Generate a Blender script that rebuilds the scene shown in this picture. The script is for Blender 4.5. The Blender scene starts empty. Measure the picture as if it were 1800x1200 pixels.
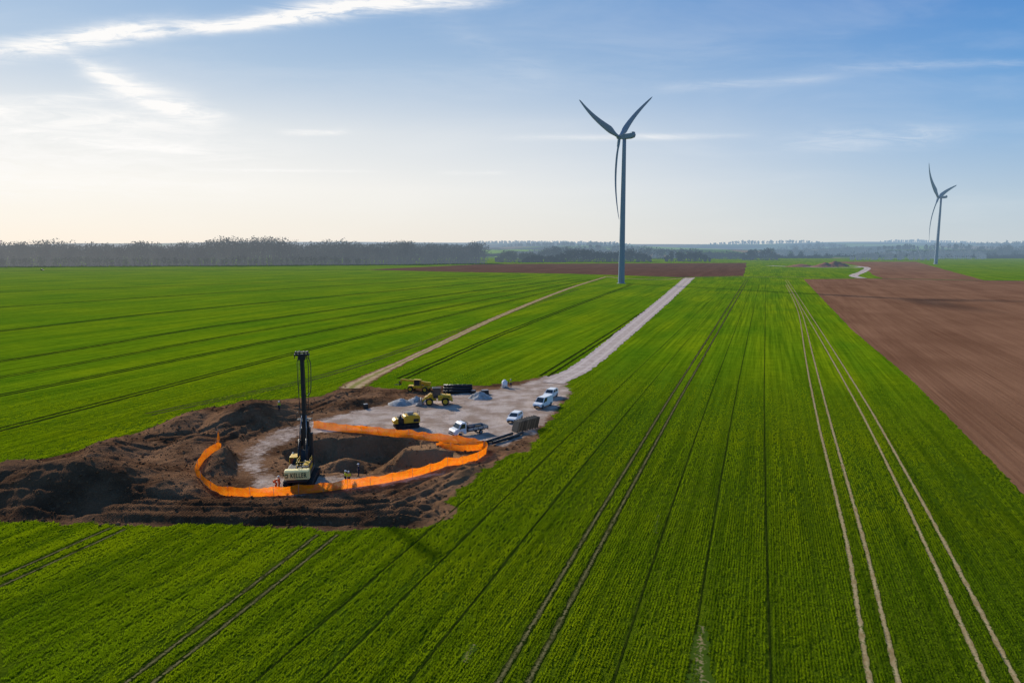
import bpy, bmesh, math, random
import numpy as np
from mathutils import Vector, Matrix, Euler
from mathutils.geometry import tessellate_polygon
random.seed(7); rng=np.random.default_rng(7)
scene=bpy.context.scene
R=math.radians
# ------------------------------------------------------------------ camera
cd=bpy.data.cameras.new("camera"); cam=bpy.data.objects.new("camera",cd)
scene.collection.objects.link(cam); scene.camera=cam
cd.lens=24; cd.sensor_width=36; cd.clip_end=30000; cd.clip_start=0.5
cam.location=(0,0,30); cam.rotation_euler=(R(90-7.83),0,0)
# ------------------------------------------------------------------ light
SUN_AZ=R(-38.5); SUN_EL=R(27)
sd=Vector((math.sin(SUN_AZ)*math.cos(SUN_EL),math.cos(SUN_AZ)*math.cos(SUN_EL),math.sin(SUN_EL)))
sl=bpy.data.lights.new("sun","SUN"); sl.energy=5.0; sl.angle=R(2.6); sl.color=(1.0,0.92,0.79)
so=bpy.data.objects.new("sun",sl); scene.collection.objects.link(so)
so.rotation_euler=sd.to_track_quat('Z','Y').to_euler(); so.location=sd*200
scene.view_settings.view_transform='Standard'; scene.view_settings.look='None'; scene.view_settings.exposure=0

# ------------------------------------------------------------------ node helpers
class NT:
    def __init__(s,tree): s.t=tree; s.n=tree.nodes; s.l=tree.links
    def new(s,ty,**k):
        n=s.n.new(ty)
        for a,b in k.items(): setattr(n,a,b)
        return n
    def link(s,a,b): s.l.new(a,b)
    def setin(s,sock,v):
        if isinstance(v,bpy.types.NodeSocket): s.l.new(v,sock)
        else: sock.default_value=v
    def m(s,op,a,b=0.0,c=None,clamp=False):
        n=s.n.new('ShaderNodeMath'); n.operation=op; n.use_clamp=clamp
        s.setin(n.inputs[0],a); s.setin(n.inputs[1],b)
        if c is not None: s.setin(n.inputs[2],c)
        return n.outputs[0]
    def mix(s,f,a,b,bt='MIX'):
        n=s.n.new('ShaderNodeMix'); n.data_type='RGBA'; n.blend_type=bt
        s.setin(n.inputs[0],f); 
        for i,v in ((6,a),(7,b)):
            if isinstance(v,tuple): v=(v[0],v[1],v[2],1)
            s.setin(n.inputs[i],v)
        return n.outputs[2]
    def ramp(s,f,lo,hi):
        n=s.n.new('ShaderNodeMapRange'); n.clamp=True; n.interpolation_type='SMOOTHSTEP'
        s.setin(n.inputs[0],f); n.inputs[1].default_value=lo; n.inputs[2].default_value=hi
        return n.outputs[0]
    def cramp(s,f,stops):
        n=s.n.new('ShaderNodeValToRGB'); s.setin(n.inputs[0],f); e=n.color_ramp.elements
        while len(e)<len(stops): e.new(.5)
        for i,(p_,c) in enumerate(stops): e[i].position=p_; e[i].color=(c[0],c[1],c[2],1)
        return n.outputs[0]
    def noise(s,vec,scale,detail=3,rough=0.55,dist=0.0):
        n=s.n.new('ShaderNodeTexNoise'); n.inputs['Scale'].default_value=scale; n.inputs['Detail'].default_value=detail
        n.inputs['Roughness'].default_value=rough; n.inputs['Distortion'].default_value=dist
        if vec is not None: s.l.new(vec,n.inputs['Vector'])
        return n.outputs['Fac']
    def pos(s): return s.n.new('ShaderNodeNewGeometry').outputs['Position']
    def xyz(s,v):
        n=s.n.new('ShaderNodeSeparateXYZ'); s.l.new(v,n.inputs[0]); return n.outputs
    def comb(s,x,y,z=0.0):
        n=s.n.new('ShaderNodeCombineXYZ'); s.setin(n.inputs[0],x); s.setin(n.inputs[1],y); s.setin(n.inputs[2],z); return n.outputs[0]
    def length(s,v):
        n=s.new('ShaderNodeVectorMath',operation='LENGTH'); s.link(v,n.inputs[0]); return n.outputs['Value']
    def attr(s,name):
        n=s.n.new('ShaderNodeAttribute'); n.attribute_name=name; return n.outputs['Fac']
    def bump(s,h,strength,dist):
        n=s.n.new('ShaderNodeBump'); n.inputs['Strength'].default_value=strength; n.inputs['Distance'].default_value=dist
        s.l.new(h,n.inputs['Height']); return n.outputs[0]
def newmat(name):
    m=bpy.data.materials.new(name); m.use_nodes=True; t=m.node_tree; t.nodes.clear(); return m,NT(t)
def bsdf(nt,col,rough=0.8,spec=0.3,normal=None,metal=0.0):
    b=nt.new('ShaderNodeBsdfPrincipled')
    if isinstance(col,tuple): col=(col[0],col[1],col[2],1)
    nt.setin(b.inputs['Base Color'],col); nt.setin(b.inputs['Roughness'],rough)
    b.inputs['Specular IOR Level'].default_value=spec; b.inputs['Metallic'].default_value=metal
    if normal is not None: nt.link(normal,b.inputs['Normal'])
    return b.outputs[0]
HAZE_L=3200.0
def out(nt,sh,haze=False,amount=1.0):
    if haze:   # aerial haze painted in as emission, growing with distance from the world origin
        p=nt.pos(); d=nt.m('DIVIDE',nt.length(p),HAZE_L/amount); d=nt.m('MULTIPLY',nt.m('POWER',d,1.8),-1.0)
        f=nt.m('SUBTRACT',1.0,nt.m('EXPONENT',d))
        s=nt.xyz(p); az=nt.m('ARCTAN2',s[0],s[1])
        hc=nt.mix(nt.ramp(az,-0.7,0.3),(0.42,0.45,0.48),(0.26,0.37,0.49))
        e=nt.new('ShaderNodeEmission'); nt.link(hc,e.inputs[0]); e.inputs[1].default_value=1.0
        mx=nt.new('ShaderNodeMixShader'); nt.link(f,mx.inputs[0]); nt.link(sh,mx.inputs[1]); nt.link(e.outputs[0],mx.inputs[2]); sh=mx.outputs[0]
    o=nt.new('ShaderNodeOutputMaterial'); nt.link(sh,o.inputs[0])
# ------------------------------------------------------------------ world
w=bpy.data.worlds.new("World"); scene.world=w; w.use_nodes=True
nt=NT(w.node_tree); nt.n.clear()
sky=nt.new('ShaderNodeTexSky'); sky.sky_type='NISHITA'; sky.sun_disc=False
sky.sun_elevation=SUN_EL; sky.sun_rotation=SUN_AZ; sky.air_density=1.0; sky.dust_density=.4; sky.ozone_density=1.5; sky.altitude=100
bg=nt.new('ShaderNodeBackground'); nt.link(sky.outputs[0],bg.inputs[0]); bg.inputs[1].default_value=0.08
tc=nt.new('ShaderNodeTexCoord'); d=nt.xyz(tc.outputs['Generated'])
zc=nt.m('MAXIMUM',d[2],0.0); azs=nt.m('COSINE',nt.m('SUBTRACT',nt.m('ARCTAN2',d[0],d[1]),SUN_AZ))
left=nt.cramp(zc,[(0,(.88,.83,.77)),(.08,(.96,.92,.87)),(.155,(.80,.82,.83)),(.235,(.43,.57,.74)),(.36,(.18,.38,.68)),(1,(.07,.18,.42))])
right=nt.cramp(zc,[(0,(.57,.65,.71)),(.05,(.48,.61,.73)),(.13,(.25,.46,.74)),(.20,(.12,.35,.71)),(.30,(.060,.245,.64)),(1,(.04,.14,.40))])
grad=nt.mix(nt.ramp(azs,.12,1.03),right,left)
bgg=nt.new('ShaderNodeBackground'); nt.link(grad,bgg.inputs[0]); bgg.inputs[1].default_value=1.0
mxa=nt.new('ShaderNodeMixShader'); mxa.inputs[0].default_value=.88; nt.link(bg.outputs[0],mxa.inputs[1]); nt.link(bgg.outputs[0],mxa.inputs[2])
yy=nt.m('MAXIMUM',d[1],0.05); p=nt.m('DIVIDE',d[0],yy); q=nt.m('DIVIDE',d[2],yy)
warpn=nt.noise(nt.comb(p,q,0.3),5,5,0.65); warp=nt.m('MULTIPLY',nt.m('SUBTRACT',warpn,0.5),0.05)
tot=None
clouds=[(-.66,.279,.16,.013,.14,1.5),(-.44,.303,.20,.009,.07,1.2),(-.18,.333,.15,.010,.05,1.4),(-.30,.318,.14,.008,.13,1.1),
 (-.51,.212,.095,.018,-.36,1.2),(-.55,.226,.08,.008,-.5,.9),(-.47,.194,.07,.006,-.15,1.1),(-.66,.182,.19,.016,-.05,1.25),(-.68,.125,.32,.030,0.03,.8),(-.60,.150,.16,.010,-.1,1.0),(-.66,.205,.12,.008,.05,.8),(-.66,.085,.30,.018,0.0,.6),
 (-.283,.162,.045,.004,0,1.0),(.16,.155,.15,.004,.01,.6),(.515,.152,.12,.014,.05,.42),(.33,.228,.12,.006,.06,.25),(.6,.253,.16,.006,.03,.22),
 (-.34,.109,.13,.0022,-.01,.6),(-.05,.105,.05,.003,0,.4),(-.02,.27,.10,.02,-.5,.10),(.1,.25,.3,.03,.1,.06)]
for (p0,q0,la,lb,an,st) in clouds:
    dp=nt.m('SUBTRACT',p,p0); dq=nt.m('SUBTRACT',q,q0)
    a=nt.m('ADD',nt.m('MULTIPLY',dp,math.cos(an)),nt.m('MULTIPLY',dq,math.sin(an)))
    b=nt.m('SUBTRACT',nt.m('MULTIPLY',dq,math.cos(an)),nt.m('MULTIPLY',dp,math.sin(an)))
    b=nt.m('ADD',b,nt.m('MULTIPLY',warp,min(1.0,lb*28)))
    a2=nt.m('POWER',nt.m('ABSOLUTE',nt.m('DIVIDE',a,la)),4.0); b2=nt.m('POWER',nt.m('ABSOLUTE',nt.m('DIVIDE',b,lb)),2.0)
    g=nt.m('MULTIPLY',nt.m('EXPONENT',nt.m('MULTIPLY',nt.m('ADD',a2,b2),-1.0)),st)
    tot=g if tot is None else nt.m('ADD',tot,g)
ps=nt.m('ADD',p,nt.m('MULTIPLY',q,1.2))
n1=nt.noise(nt.comb(nt.m('MULTIPLY',ps,10),nt.m('MULTIPLY',q,70),0),1.0,8,0.70,0.8)
n2=nt.noise(nt.comb(nt.m('MULTIPLY',p,3),nt.m('MULTIPLY',q,14),2),1.0,5,0.6,0.4)
fib=nt.m('ADD',nt.m('ADD',nt.m('MULTIPLY',nt.ramp(n1,0.31,0.68),0.68),nt.m('MULTIPLY',nt.ramp(n2,0.36,0.7),0.27)),.07)
cl=nt.m('MULTIPLY',tot,fib,clamp=True)
veil=nt.m('MULTIPLY',nt.ramp(n2,0.42,0.85),0.13)
cl=nt.m('MINIMUM',nt.m('ADD',cl,veil),0.97)
cl=nt.m('MULTIPLY',cl,nt.ramp(d[1],0.0,0.2))
bg2=nt.new('ShaderNodeBackground'); bg2.inputs[0].default_value=(1.0,0.985,0.965,1); bg2.inputs[1].default_value=1.0
mx=nt.new('ShaderNodeMixShader'); nt.link(cl,mx.inputs[0]); nt.link(mxa.outputs[0],mx.inputs[1]); nt.link(bg2.outputs[0],mx.inputs[2])
o=nt.new('ShaderNodeOutputWorld'); nt.link(mx.outputs[0],o.inputs[0])
# ------------------------------------------------------------------ numpy noise / sdf
def vnoise(x,y,seed=0):
    xi=np.floor(x).astype(np.int64); yi=np.floor(y).astype(np.int64); fx=x-xi; fy=y-yi
    fx=fx*fx*(3-2*fx); fy=fy*fy*(3-2*fy)
    def h(a,b):
        n=(a*374761393+b*668265263+seed*1442695041)&0x7fffffff
        n=((n^(n>>13))*1274126177)&0x7fffffff
        return ((n^(n>>16))&0xffff)/65535.0
    return (h(xi,yi)*(1-fx)+h(xi+1,yi)*fx)*(1-fy)+(h(xi,yi+1)*(1-fx)+h(xi+1,yi+1)*fx)*fy
def fbm(x,y,seed=0,oc=4):
    v=0;a=.5
    for i in range(oc): v=v+a*vnoise(x*2**i,y*2**i,seed+i); a*=.5
    return v-0.47
def segdist(x,y,pts,closed=False):
    d=np.full(x.shape,1e9); n=len(pts)
    for i in range(n if closed else n-1):
        ax,ay=pts[i][:2]; bx_,by_=pts[(i+1)%n][:2]; ex,ey=bx_-ax,by_-ay; L=ex*ex+ey*ey+1e-9
        t=np.clip(((x-ax)*ex+(y-ay)*ey)/L,0,1); d=np.minimum(d,(x-ax-t*ex)**2+(y-ay-t*ey)**2)
    return np.sqrt(d)
def sdf(x,y,pts):
    ins=np.zeros(x.shape,bool); n=len(pts)
    for i in range(n):
        ax,ay=pts[i]; bx_,by_=pts[(i+1)%n]
        if ay==by_: continue
        c=((ay>y)!=(by_>y))&(x<(bx_-ax)*(y-ay)/(by_-ay)+ax); ins^=c
    d=segdist(x,y,pts,True); return np.where(ins,-d,d)
def sstep(a,b,x): t=np.clip((x-a)/(b-a),0,1); return t*t*(3-2*t)
# ------------------------------------------------------------------ layout (metres, x right, y away)
DIRT=[(-74,84),(-69,92.4),(-64,99.2),(-61.5,108.0),(-58.5,119.0),(-55.5,128),(-49.0,132.8),(-39.5,135.5),(-36.6,145.8),(-30.5,145.8),(-21.4,142.7),(-17.3,146.6),(-4.9,147.6),(5.2,155.3),(11.7,162.6),(12.4,139.7),(8.2,122.4),(4.8,108.7),(2.2,99.2),(-2.0,93.7),(-4.2,88.7),(-6.6,82.2),(-7.8,78.3),(-6.4,75.6),(-6.9,72.5),(-9.9,70.7),(-18.3,69.7),(-30.9,70.7),(-43.7,71.5),(-56.4,71.8),(-66.2,72.5),(-76,75)]
GRAV=[(11.7,164),(12.2,139.7),(6.5,119),(3.7,108.7),(-1,101.5),(-6.5,102.8),(-10.4,104.6),(-18.3,108.7),(-27.9,109.9),(-33.6,108),(-36.1,99.2),(-33.5,89),(-30.7,87),(-15,87.0),(-9,88.5),(-13,85.5),(-20,82.8),(-26.7,80.6),(-32.6,81.4),(-38.0,91.1),(-40.5,99.2),(-39.6,110.3),(-34.3,117.1),(-27.6,124.9),(-19,134.3),(-4,142.6),(3,150)]
def dirt_sdf(x,y): return sdf(x,y,DIRT)+fbm(x*.45,y*.45,91)*2.6+fbm(x*1.6,y*1.6,93)*.9
def pit_r(x,y):
    n=fbm(x*.13,y*.13,31)*.42+fbm(x*.6,y*.6,33,3)*.12
    return np.sqrt(((x+21.0)/12.4)**2+((y-97.0)/8.9)**2)+n
def mound(x,y,cx,cy,rx,ry,h,an=0,seed=1):
    c,s=math.cos(an),math.sin(an); u=((x-cx)*c+(y-cy)*s)/rx; v=(-(x-cx)*s+(y-cy)*c)/ry
    r=np.sqrt(u*u+v*v)+fbm(x*.2,y*.2,seed,4)*.5
    t=np.clip(1-r,0,1); return h*(t*.45+.55*t*t*(3-2*t))
RUTS=[[(-33,118),(-41,113),(-44,103),(-41.5,97)],[(-56,103),(-49,106),(-42,116),(-36,126),(-33,140)],[(-66,77),(-50,75),(-30,73.5),(-14,75),(-5,84),(0,95)],[(-62,79),(-44,77),(-30,76),(-15,78.5),(-8,88),(-3,97)],
 [(-48,73),(-34,72.3),(-18,72.4),(-9,75)],[(-12,74),(-9,80),(-6,88)],[(-63,96),(-54,97),(-46,103),(-43,111)],[(-52,122),(-44,124),(-38,128),(-35,138)]]
def height(x,y):
    x=np.asarray(x,float); y=np.asarray(y,float)
    ds=sdf(x,y,DIRT); gs=sdf(x,y,GRAV); ins=sstep(0.2,-2.0,ds)
    g=sstep(-.2,1.8,gs)
    h=np.zeros_like(x)
    h=np.maximum(h,mound(x,y,-54,81.5,18,9.5,4.4,0.03,3))
    h=np.maximum(h,mound(x,y,-63,83,10,8,3.3,0.2,5))
    h=np.maximum(h,mound(x,y,-59,97,7,15,2.0,0.1,9))
    h=np.maximum(h,mound(x,y,-54,114,7,16,2.2,-.12,11))
    h=np.maximum(h,mound(x,y,-46.0,117,9,13,3.6,-.3,13))
    h=np.maximum(h,mound(x,y,-48,101,6,12,1.3,0,15))
    h=np.maximum(h,mound(x,y,-39.5,91.5,5.8,6.8,2.7,0,17))
    h=np.maximum(h,mound(x,y,-30,129,9,3.8,1.2,.6,19))
    h=np.maximum(h,.75*sstep(6.2,4.2,np.abs(y-74.6-fbm(x*.1,y*0,41)*2)*1.7)*sstep(-50,-44,x)*sstep(-9,-13,x))
    h=np.maximum(h,mound(x,y,-6,85,7,9,.7,-.3,21))
    rough=fbm(x*.3,y*.3,51,3)*.65+fbm(x*1.2,y*1.2,61,4)*.48
    h=h+rough*g*.7
    for pts_ in RUTS:
        dd=segdist(x+fbm(x*.15,y*.15,77,2)*2,y,pts_); h=h-g*.20*np.exp(-((dd-1.1)/.34)**2)+g*.10*np.exp(-((dd-1.75)/.3)**2)
    h=np.where(gs<1.5,h*g,h)
    h=h-(1-g)*.05*(vnoise(x*.8,y*.8,71))
    h=h*ins
    pr=pit_r(x,y); dep=3.6+fbm(x*.3,y*.3,81)*1.2
    slope=np.where(x>-17,.40,.20)
    pit=-dep*np.clip((1-pr)/slope,0,1)**.85
    pit=pit+np.where(pr<1,fbm(x*.7,y*.7,83,5)*1.5*np.clip((1-pr)*5,0,1),0)
    bank=mound(x,y,-13.0,98.0,9.5,4.6,5.8,.25,87)+mound(x,y,-25,100,6,3,1.6,.1,89)+fbm(x*1.3,y*1.3,95)*.5
    pit=np.where(pr<1,np.minimum(.7*np.clip((1-pr)*5,0,1),np.maximum(pit,-3.4+bank)),0)
    return np.where(pr<1,pit,h)
def H(x,y): return float(height(np.array([x]),np.array([y]))[0])
# ------------------------------------------------------------------ object helpers
def link(o,parent=None):
    scene.collection.objects.link(o)
    if parent is not None: o.parent=parent
    return o
def thing(name,loc,rz,label,cat,group=None):
    e=bpy.data.objects.new(name,None); e.empty_display_size=.3; link(e); e.location=loc; e.rotation_euler=(0,0,rz)
    e["label"]=label; e["category"]=cat
    if group: e["group"]=group
    return e
def struct(o): o["kind"]="structure"; return o
def mesh_np(name,V,F,mat,parent=None,smooth=False):
    me=bpy.data.meshes.new(name); V=np.asarray(V,np.float32); F=np.asarray(F,np.int32); k=F.shape[1]
    me.vertices.add(len(V)); me.vertices.foreach_set('co',V.ravel())
    me.loops.add(F.size); me.loops.foreach_set('vertex_index',F.ravel())
    me.polygons.add(len(F)); me.polygons.foreach_set('loop_start',np.arange(0,F.size,k,dtype=np.int32))
    me.update(calc_edges=True)
    if smooth: me.polygons.foreach_set('use_smooth',np.ones(len(F),bool))
    me.materials.append(mat); o=bpy.data.objects.new(name,me); link(o,parent); return o
def smoothline(pts,step):
    out_=[]; P=[Vector((p[0],p[1])) for p in pts]; P=[P[0]*2-P[1]]+P+[P[-1]*2-P[-2]]
    for i in range(1,len(P)-2):
        a,b,c,d_=P[i-1:i+3]; L=(c-b).length
        mid=(b+c)/2; st=step*max(1,mid.length/150)
        n=max(1,int(L/st))
        for k in range(n):
            t=k/n
            ta=(c-a)*(L/((c-b).length+(b-a).length+1e-6)); tb=(d_-b)*(L/((d_-c).length+(c-b).length+1e-6))
            h1=2*t**3-3*t*t+1;h2=t**3-2*t*t+t;h3=-2*t**3+3*t*t;h4=t**3-t*t
            out_.append(b*h1+ta*h2+c*h3+tb*h4)
    out_.append(P[-2]); return out_
def ribbon(name,pts,width,z,mat,step=1.0,jit=.1,ends=True):
    L=smoothline(pts,step); V=[];U=[]; n=len(L); acc=0
    for i,p_ in enumerate(L):
        t=(L[min(i+1,n-1)]-L[max(i-1,0)]).normalized(); nn=Vector((-t.y,t.x)); 
        if i: acc+=(p_-L[i-1]).length
        w_=(width(acc) if callable(width) else width)/2
        for k,s in enumerate((-1,-.33,.33,1)):
            j=random.uniform(-jit,jit)*w_*2 if abs(s)==1 else 0
            c=p_+nn*(s*w_+j); V.append((c.x,c.y,z)); U.append((s,acc))
    F=[(i*4+k,i*4+k+1,(i+1)*4+k+1,(i+1)*4+k) for i in range(n-1) for k in range(3)]
    o=mesh_np(name,V,F,mat); me=o.data
    at=me.attributes.new('across','FLOAT','POINT'); at.data.foreach_set('value',np.array([u[0] for u in U],np.float32))
    return struct(o)
def sheet(name,pts,z,mat,jit=.25,step=2.0):
    P=[]; n=len(pts)
    for i in range(n):
        a=Vector(pts[i]); b=Vector(pts[(i+1)%n]); L=(b-a).length; st=step*max(1,((a+b)/2).length/200); k=max(1,int(L/st))
        for j in range(k):
            c=a.lerp(b,j/k); s=jit if j else 0; P.append((c.x+random.uniform(-s,s),c.y+random.uniform(-s,s),z))
    tris=tessellate_polygon([[Vector(p_) for p_ in P]])
    F=[]
    for t in tris:
        a,b,c=[Vector(P[i]) for i in t]
        if (b-a).cross(c-a).z<0: t=(t[0],t[2],t[1])
        F.append(t)
    return struct(mesh_np(name,P,F,mat))
# ------------------------------------------------------------------ ground materials
ROW=math.atan(.371)
def rowcoords(nt,across_scale,along_scale):
    s=nt.xyz(nt.pos()); c,s_=math.cos(ROW),math.sin(ROW)
    ac=nt.m('SUBTRACT',nt.m('MULTIPLY',s[0],c),nt.m('MULTIPLY',s[1],s_)); al=nt.m('ADD',nt.m('MULTIPLY',s[0],s_),nt.m('MULTIPLY',s[1],c))
    return nt.comb(nt.m('MULTIPLY',ac,across_scale),nt.m('MULTIPLY',al,along_scale)),ac,al
def crop_color(nt):
    v1,ac,al=rowcoords(nt,1.1,.015); st=nt.noise(v1,1.0,4,.7)
    v2,_,_=rowcoords(nt,.12,.008); big=nt.noise(v2,1.0,3,.5)
    fine=nt.noise(nt.pos(),4.0,3,.7); mid=nt.noise(nt.pos(),.35,3,.6); patch=nt.noise(nt.pos(),.02,4,.6)
    f=nt.m('ADD',nt.m('MULTIPLY',st,.62),nt.m('MULTIPLY',fine,.16)); f=nt.m('ADD',f,nt.m('MULTIPLY',mid,.22))
    f=nt.ramp(f,.36,.64)
    c=nt.mix(f,(0.070,0.136,0.002),(0.172,0.268,0.005))
    c2=nt.mix(nt.ramp(big,.35,.65),(0.78,0.88,1.0),(1.15,1.08,.9)); c=nt.mix(1.0,c,c2,'MULTIPLY')
    c3=nt.mix(nt.ramp(patch,.3,.7),(0.80,0.92,1.0),(1.24,1.10,.9)); c=nt.mix(1.0,c,c3,'MULTIPLY')
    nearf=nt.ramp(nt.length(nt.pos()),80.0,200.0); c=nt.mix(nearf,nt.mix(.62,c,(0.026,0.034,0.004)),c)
    return c,fine,mid,st
def dirt_color(nt):
    P_=nt.pos(); a=nt.noise(P_,.13,4,.6); b=nt.noise(P_,1.8,4,.7); e=nt.noise(P_,7,2,.7)
    c=nt.mix(nt.ramp(a,.35,.65),(0.085,0.043,0.023),(0.235,0.125,0.066))
    c=nt.mix(nt.m('MULTIPLY',nt.ramp(b,.5,.75),.5),c,(0.35,0.21,0.115))
    c=nt.mix(nt.m('MULTIPLY',nt.ramp(e,.5,.7),.42),c,(0.034,0.018,0.010)); return c,b,e
gm,nt=newmat("ground_crop_and_earth")
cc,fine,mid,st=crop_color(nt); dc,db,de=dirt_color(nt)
P_=nt.pos(); g1=nt.noise(P_,.25,4,.6); g2=nt.noise(P_,5,2,.7)
gc=nt.mix(nt.ramp(g1,.35,.65),(0.34,0.245,0.185),(0.57,0.46,0.39)); gc=nt.mix(nt.m('MULTIPLY',nt.ramp(g2,.45,.7),.4),gc,(0.25,0.185,0.14))
jit=nt.m('MULTIPLY',nt.m('SUBTRACT',nt.noise(P_,1.2,4,.7),.5),1.2)
gf=nt.ramp(nt.m('ADD',nt.attr('gravel'),jit),.30,.75); df=nt.ramp(nt.m('ADD',nt.attr('dirt'),jit),.35,.65)
dk=nt.attr('dark'); dc=nt.mix(nt.m('MULTIPLY',dk,.45),dc,(0.038,0.023,0.015)); dc=nt.mix(nt.m('MULTIPLY',nt.attr('pale'),.6),dc,(0.42,0.235,0.115))
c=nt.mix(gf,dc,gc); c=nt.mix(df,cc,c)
hh=nt.m('ADD',nt.m('MULTIPLY',fine,.6),nt.m('MULTIPLY',mid,.4)); h2=nt.m('ADD',nt.m('MULTIPLY',db,.75),nt.m('MULTIPLY',de,.35))
s=nt.xyz(P_); wv=nt.m('SINE',nt.m('MULTIPLY',nt.m('ADD',nt.m('MULTIPLY',s[0],1.0),nt.m('MULTIPLY',nt.m('PINGPONG',s[1],.55),1.1)),16.0))
h2=nt.m('ADD',h2,nt.m('MULTIPLY',nt.m('MULTIPLY',wv,nt.attr('lug')),.16))
hm=nt.new('ShaderNodeMix'); nt.link(df,hm.inputs[0]); nt.link(hh,hm.inputs[2]); nt.link(h2,hm.inputs[3])
nb=nt.bump(hm.outputs[0],.95,.42)
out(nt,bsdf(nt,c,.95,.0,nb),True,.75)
# ------------------------------------------------------------------ ground sheet
def axis(lo,hi,st,flo,fhi,r=1.13):
    a=list(np.arange(lo,hi+1e-6,st)); s=st; x=a[-1]
    while x<fhi: s=min(s*r,400); x+=s; a.append(x)
    s=st; x=lo; b=[]
    while x>flo: s=min(s*r,400); x-=s; b.append(x)
    return np.array(b[::-1]+a)
X=axis(-78,16,.25,-7000,7000); Y=axis(66,166,.25,-400,9000)
gx,gy=np.meshgrid(X,Y); fx,fy=gx.ravel(),gy.ravel()
near=(fx>-80)&(fx<18)&(fy>64)&(fy<170)
gz=np.zeros_like(fx); gz[near]=height(fx[near],fy[near])
nx,ny=len(X),len(Y); idx=np.arange(nx*ny).reshape(ny,nx)
F=np.stack([idx[:-1,:-1].ravel(),idx[:-1,1:].ravel(),idx[1:,1:].ravel(),idx[1:,:-1].ravel()],1)
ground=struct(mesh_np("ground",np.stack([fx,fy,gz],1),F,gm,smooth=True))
def setattr_np(me,name,arr): a=me.attributes.new(name,'FLOAT','POINT'); a.data.foreach_set('value',arr.astype(np.float32))
A=np.zeros_like(fx); B=A.copy(); C=A.copy(); D_=A.copy(); E_=A.copy()
xs,ys=fx[near],fy[near]; nz=fbm(xs*.5,ys*.5,91)*1.6
A[near]=np.clip(.5-dirt_sdf(xs,ys)/1.2,0,1)
pr=pit_r(xs,ys); B[near]=np.clip(.5-(sdf(xs,ys,GRAV)+nz*1.5)/3.2,0,1)*(pr>1.02)*(1-.38*sstep(-31,-35,xs)-.25*sstep(90,87,ys)*sstep(-31,-35,xs))
C[near]=((ys<78.5)&(ys>71.5)&(xs>-46)&(xs<-11)).astype(float)
D_[near]=np.clip(sstep(-42,-54,xs)*sstep(92,82,ys)+sstep(80,77,ys)*.8,0,1)
E_[near]=np.clip((pr<1.03)*(.35+.6*sstep(-20,-13,xs))+.5*sstep(-12,-6,xs)*sstep(98,92,ys),0,1)  # tan soil on the right; whole pit also paled to lift its shade
for n_,a_ in (('dirt',A),('gravel',B),('lug',C),('dark',D_),('pale',E_)): setattr_np(ground.data,n_,a_)
# ------------------------------------------------------------------ fields, roads, tracks
def plough(name,c1,c2,k=1.0):
    m,nt=newmat(name); v,ac,al=rowcoords(nt,1.6,.02); a=nt.noise(v,1.0,4,.65); v2,_,_=rowcoords(nt,.12,.006); b=nt.noise(v2,1.0,4,.6)
    e=nt.noise(nt.pos(),1.5,4,.75); g=nt.noise(nt.pos(),.03,3,.5)
    f=nt.m('ADD',nt.m('MULTIPLY',a,.4),nt.m('MULTIPLY',b,.35)); f=nt.m('ADD',f,nt.m('MULTIPLY',g,.25))
    c=nt.mix(nt.ramp(f,.35,.65),c1,c2); c=nt.mix(nt.m('MULTIPLY',nt.ramp(e,.5,.75),.4),c,tuple(x*.5 for x in c1))
    out(nt,bsdf(nt,c,.95,.0,nt.bump(nt.m('ADD',a,e),.8,.14*k)),True,.75); return m
brown=plough("ploughed_soil",(0.150,0.070,0.038),(0.265,0.135,0.076)); brown_d=plough("dark_ploughed_soil",(0.090,0.044,0.028),(0.15,0.076,0.049))
def road_mat(name,c1,c2,cen=None,broken=None,th=(.72,.95),edge=None):
    m,nt=newmat(name); a=nt.noise(nt.pos(),.5,4,.7); b=nt.noise(nt.pos(),4,2,.7)
    c=nt.mix(nt.ramp(nt.m('ADD',nt.m('MULTIPLY',a,.7),nt.m('MULTIPLY',b,.3)),.35,.65),c1,c2)
    u=nt.m('ABSOLUTE',nt.attr('across'))
    if broken:
        c=nt.mix(nt.ramp(nt.m('ADD',nt.m('ADD',nt.m('MULTIPLY',a,.8),nt.m('MULTIPLY',b,.7)),nt.m('MULTIPLY',u,.25)),th[0],th[1]),c,broken)
    elif cen: 
        k=nt.m('MULTIPLY',nt.ramp(nt.m('ADD',u,nt.m('MULTIPLY',nt.m('SUBTRACT',a,.5),.5)),.35,.1),.7); c=nt.mix(k,c,cen)
    else:
        k=nt.m('MULTIPLY',nt.ramp(nt.m('ABSOLUTE',nt.m('SUBTRACT',u,.5)),.22,.05),.35); c=nt.mix(k,c,tuple(min(1,x*1.25) for x in c2))
    if edge: c=nt.mix(nt.ramp(nt.m('ADD',u,nt.m('MULTIPLY',nt.m('SUBTRACT',b,.5),.9)),.62,.85),c,edge)
    out(nt,bsdf(nt,c,.95,.0,nt.bump(b,.5,.05)),True,.75); return m
gravel_m=road_mat("gravel_road",(0.36,0.28,0.24),(0.54,0.45,0.40))
track_m=road_mat("dirt_track",(0.32,0.21,0.11),(0.52,0.37,0.22),(0.18,0.20,0.03),None,(.72,.95),(0.17,0.095,0.045))
asph=road_mat("dark_lane",(0.05,0.05,0.05),(0.09,0.085,0.08))
tan=road_mat("dry_wheel_track",(0.24,0.17,0.07),(0.50,0.38,0.21),None,(0.06,0.09,0.010),(.82,1.08))
bare=road_mat("worn_bare_patch",(0.24,0.18,0.08),(0.44,0.34,0.19),None,(0.05,0.085,0.008),(.60,.85))
shade=road_mat("shaded_wheel_track",(0.010,0.018,0.002),(0.030,0.044,0.005))  # dark colour stands in for shade cast by the crop edges
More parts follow.
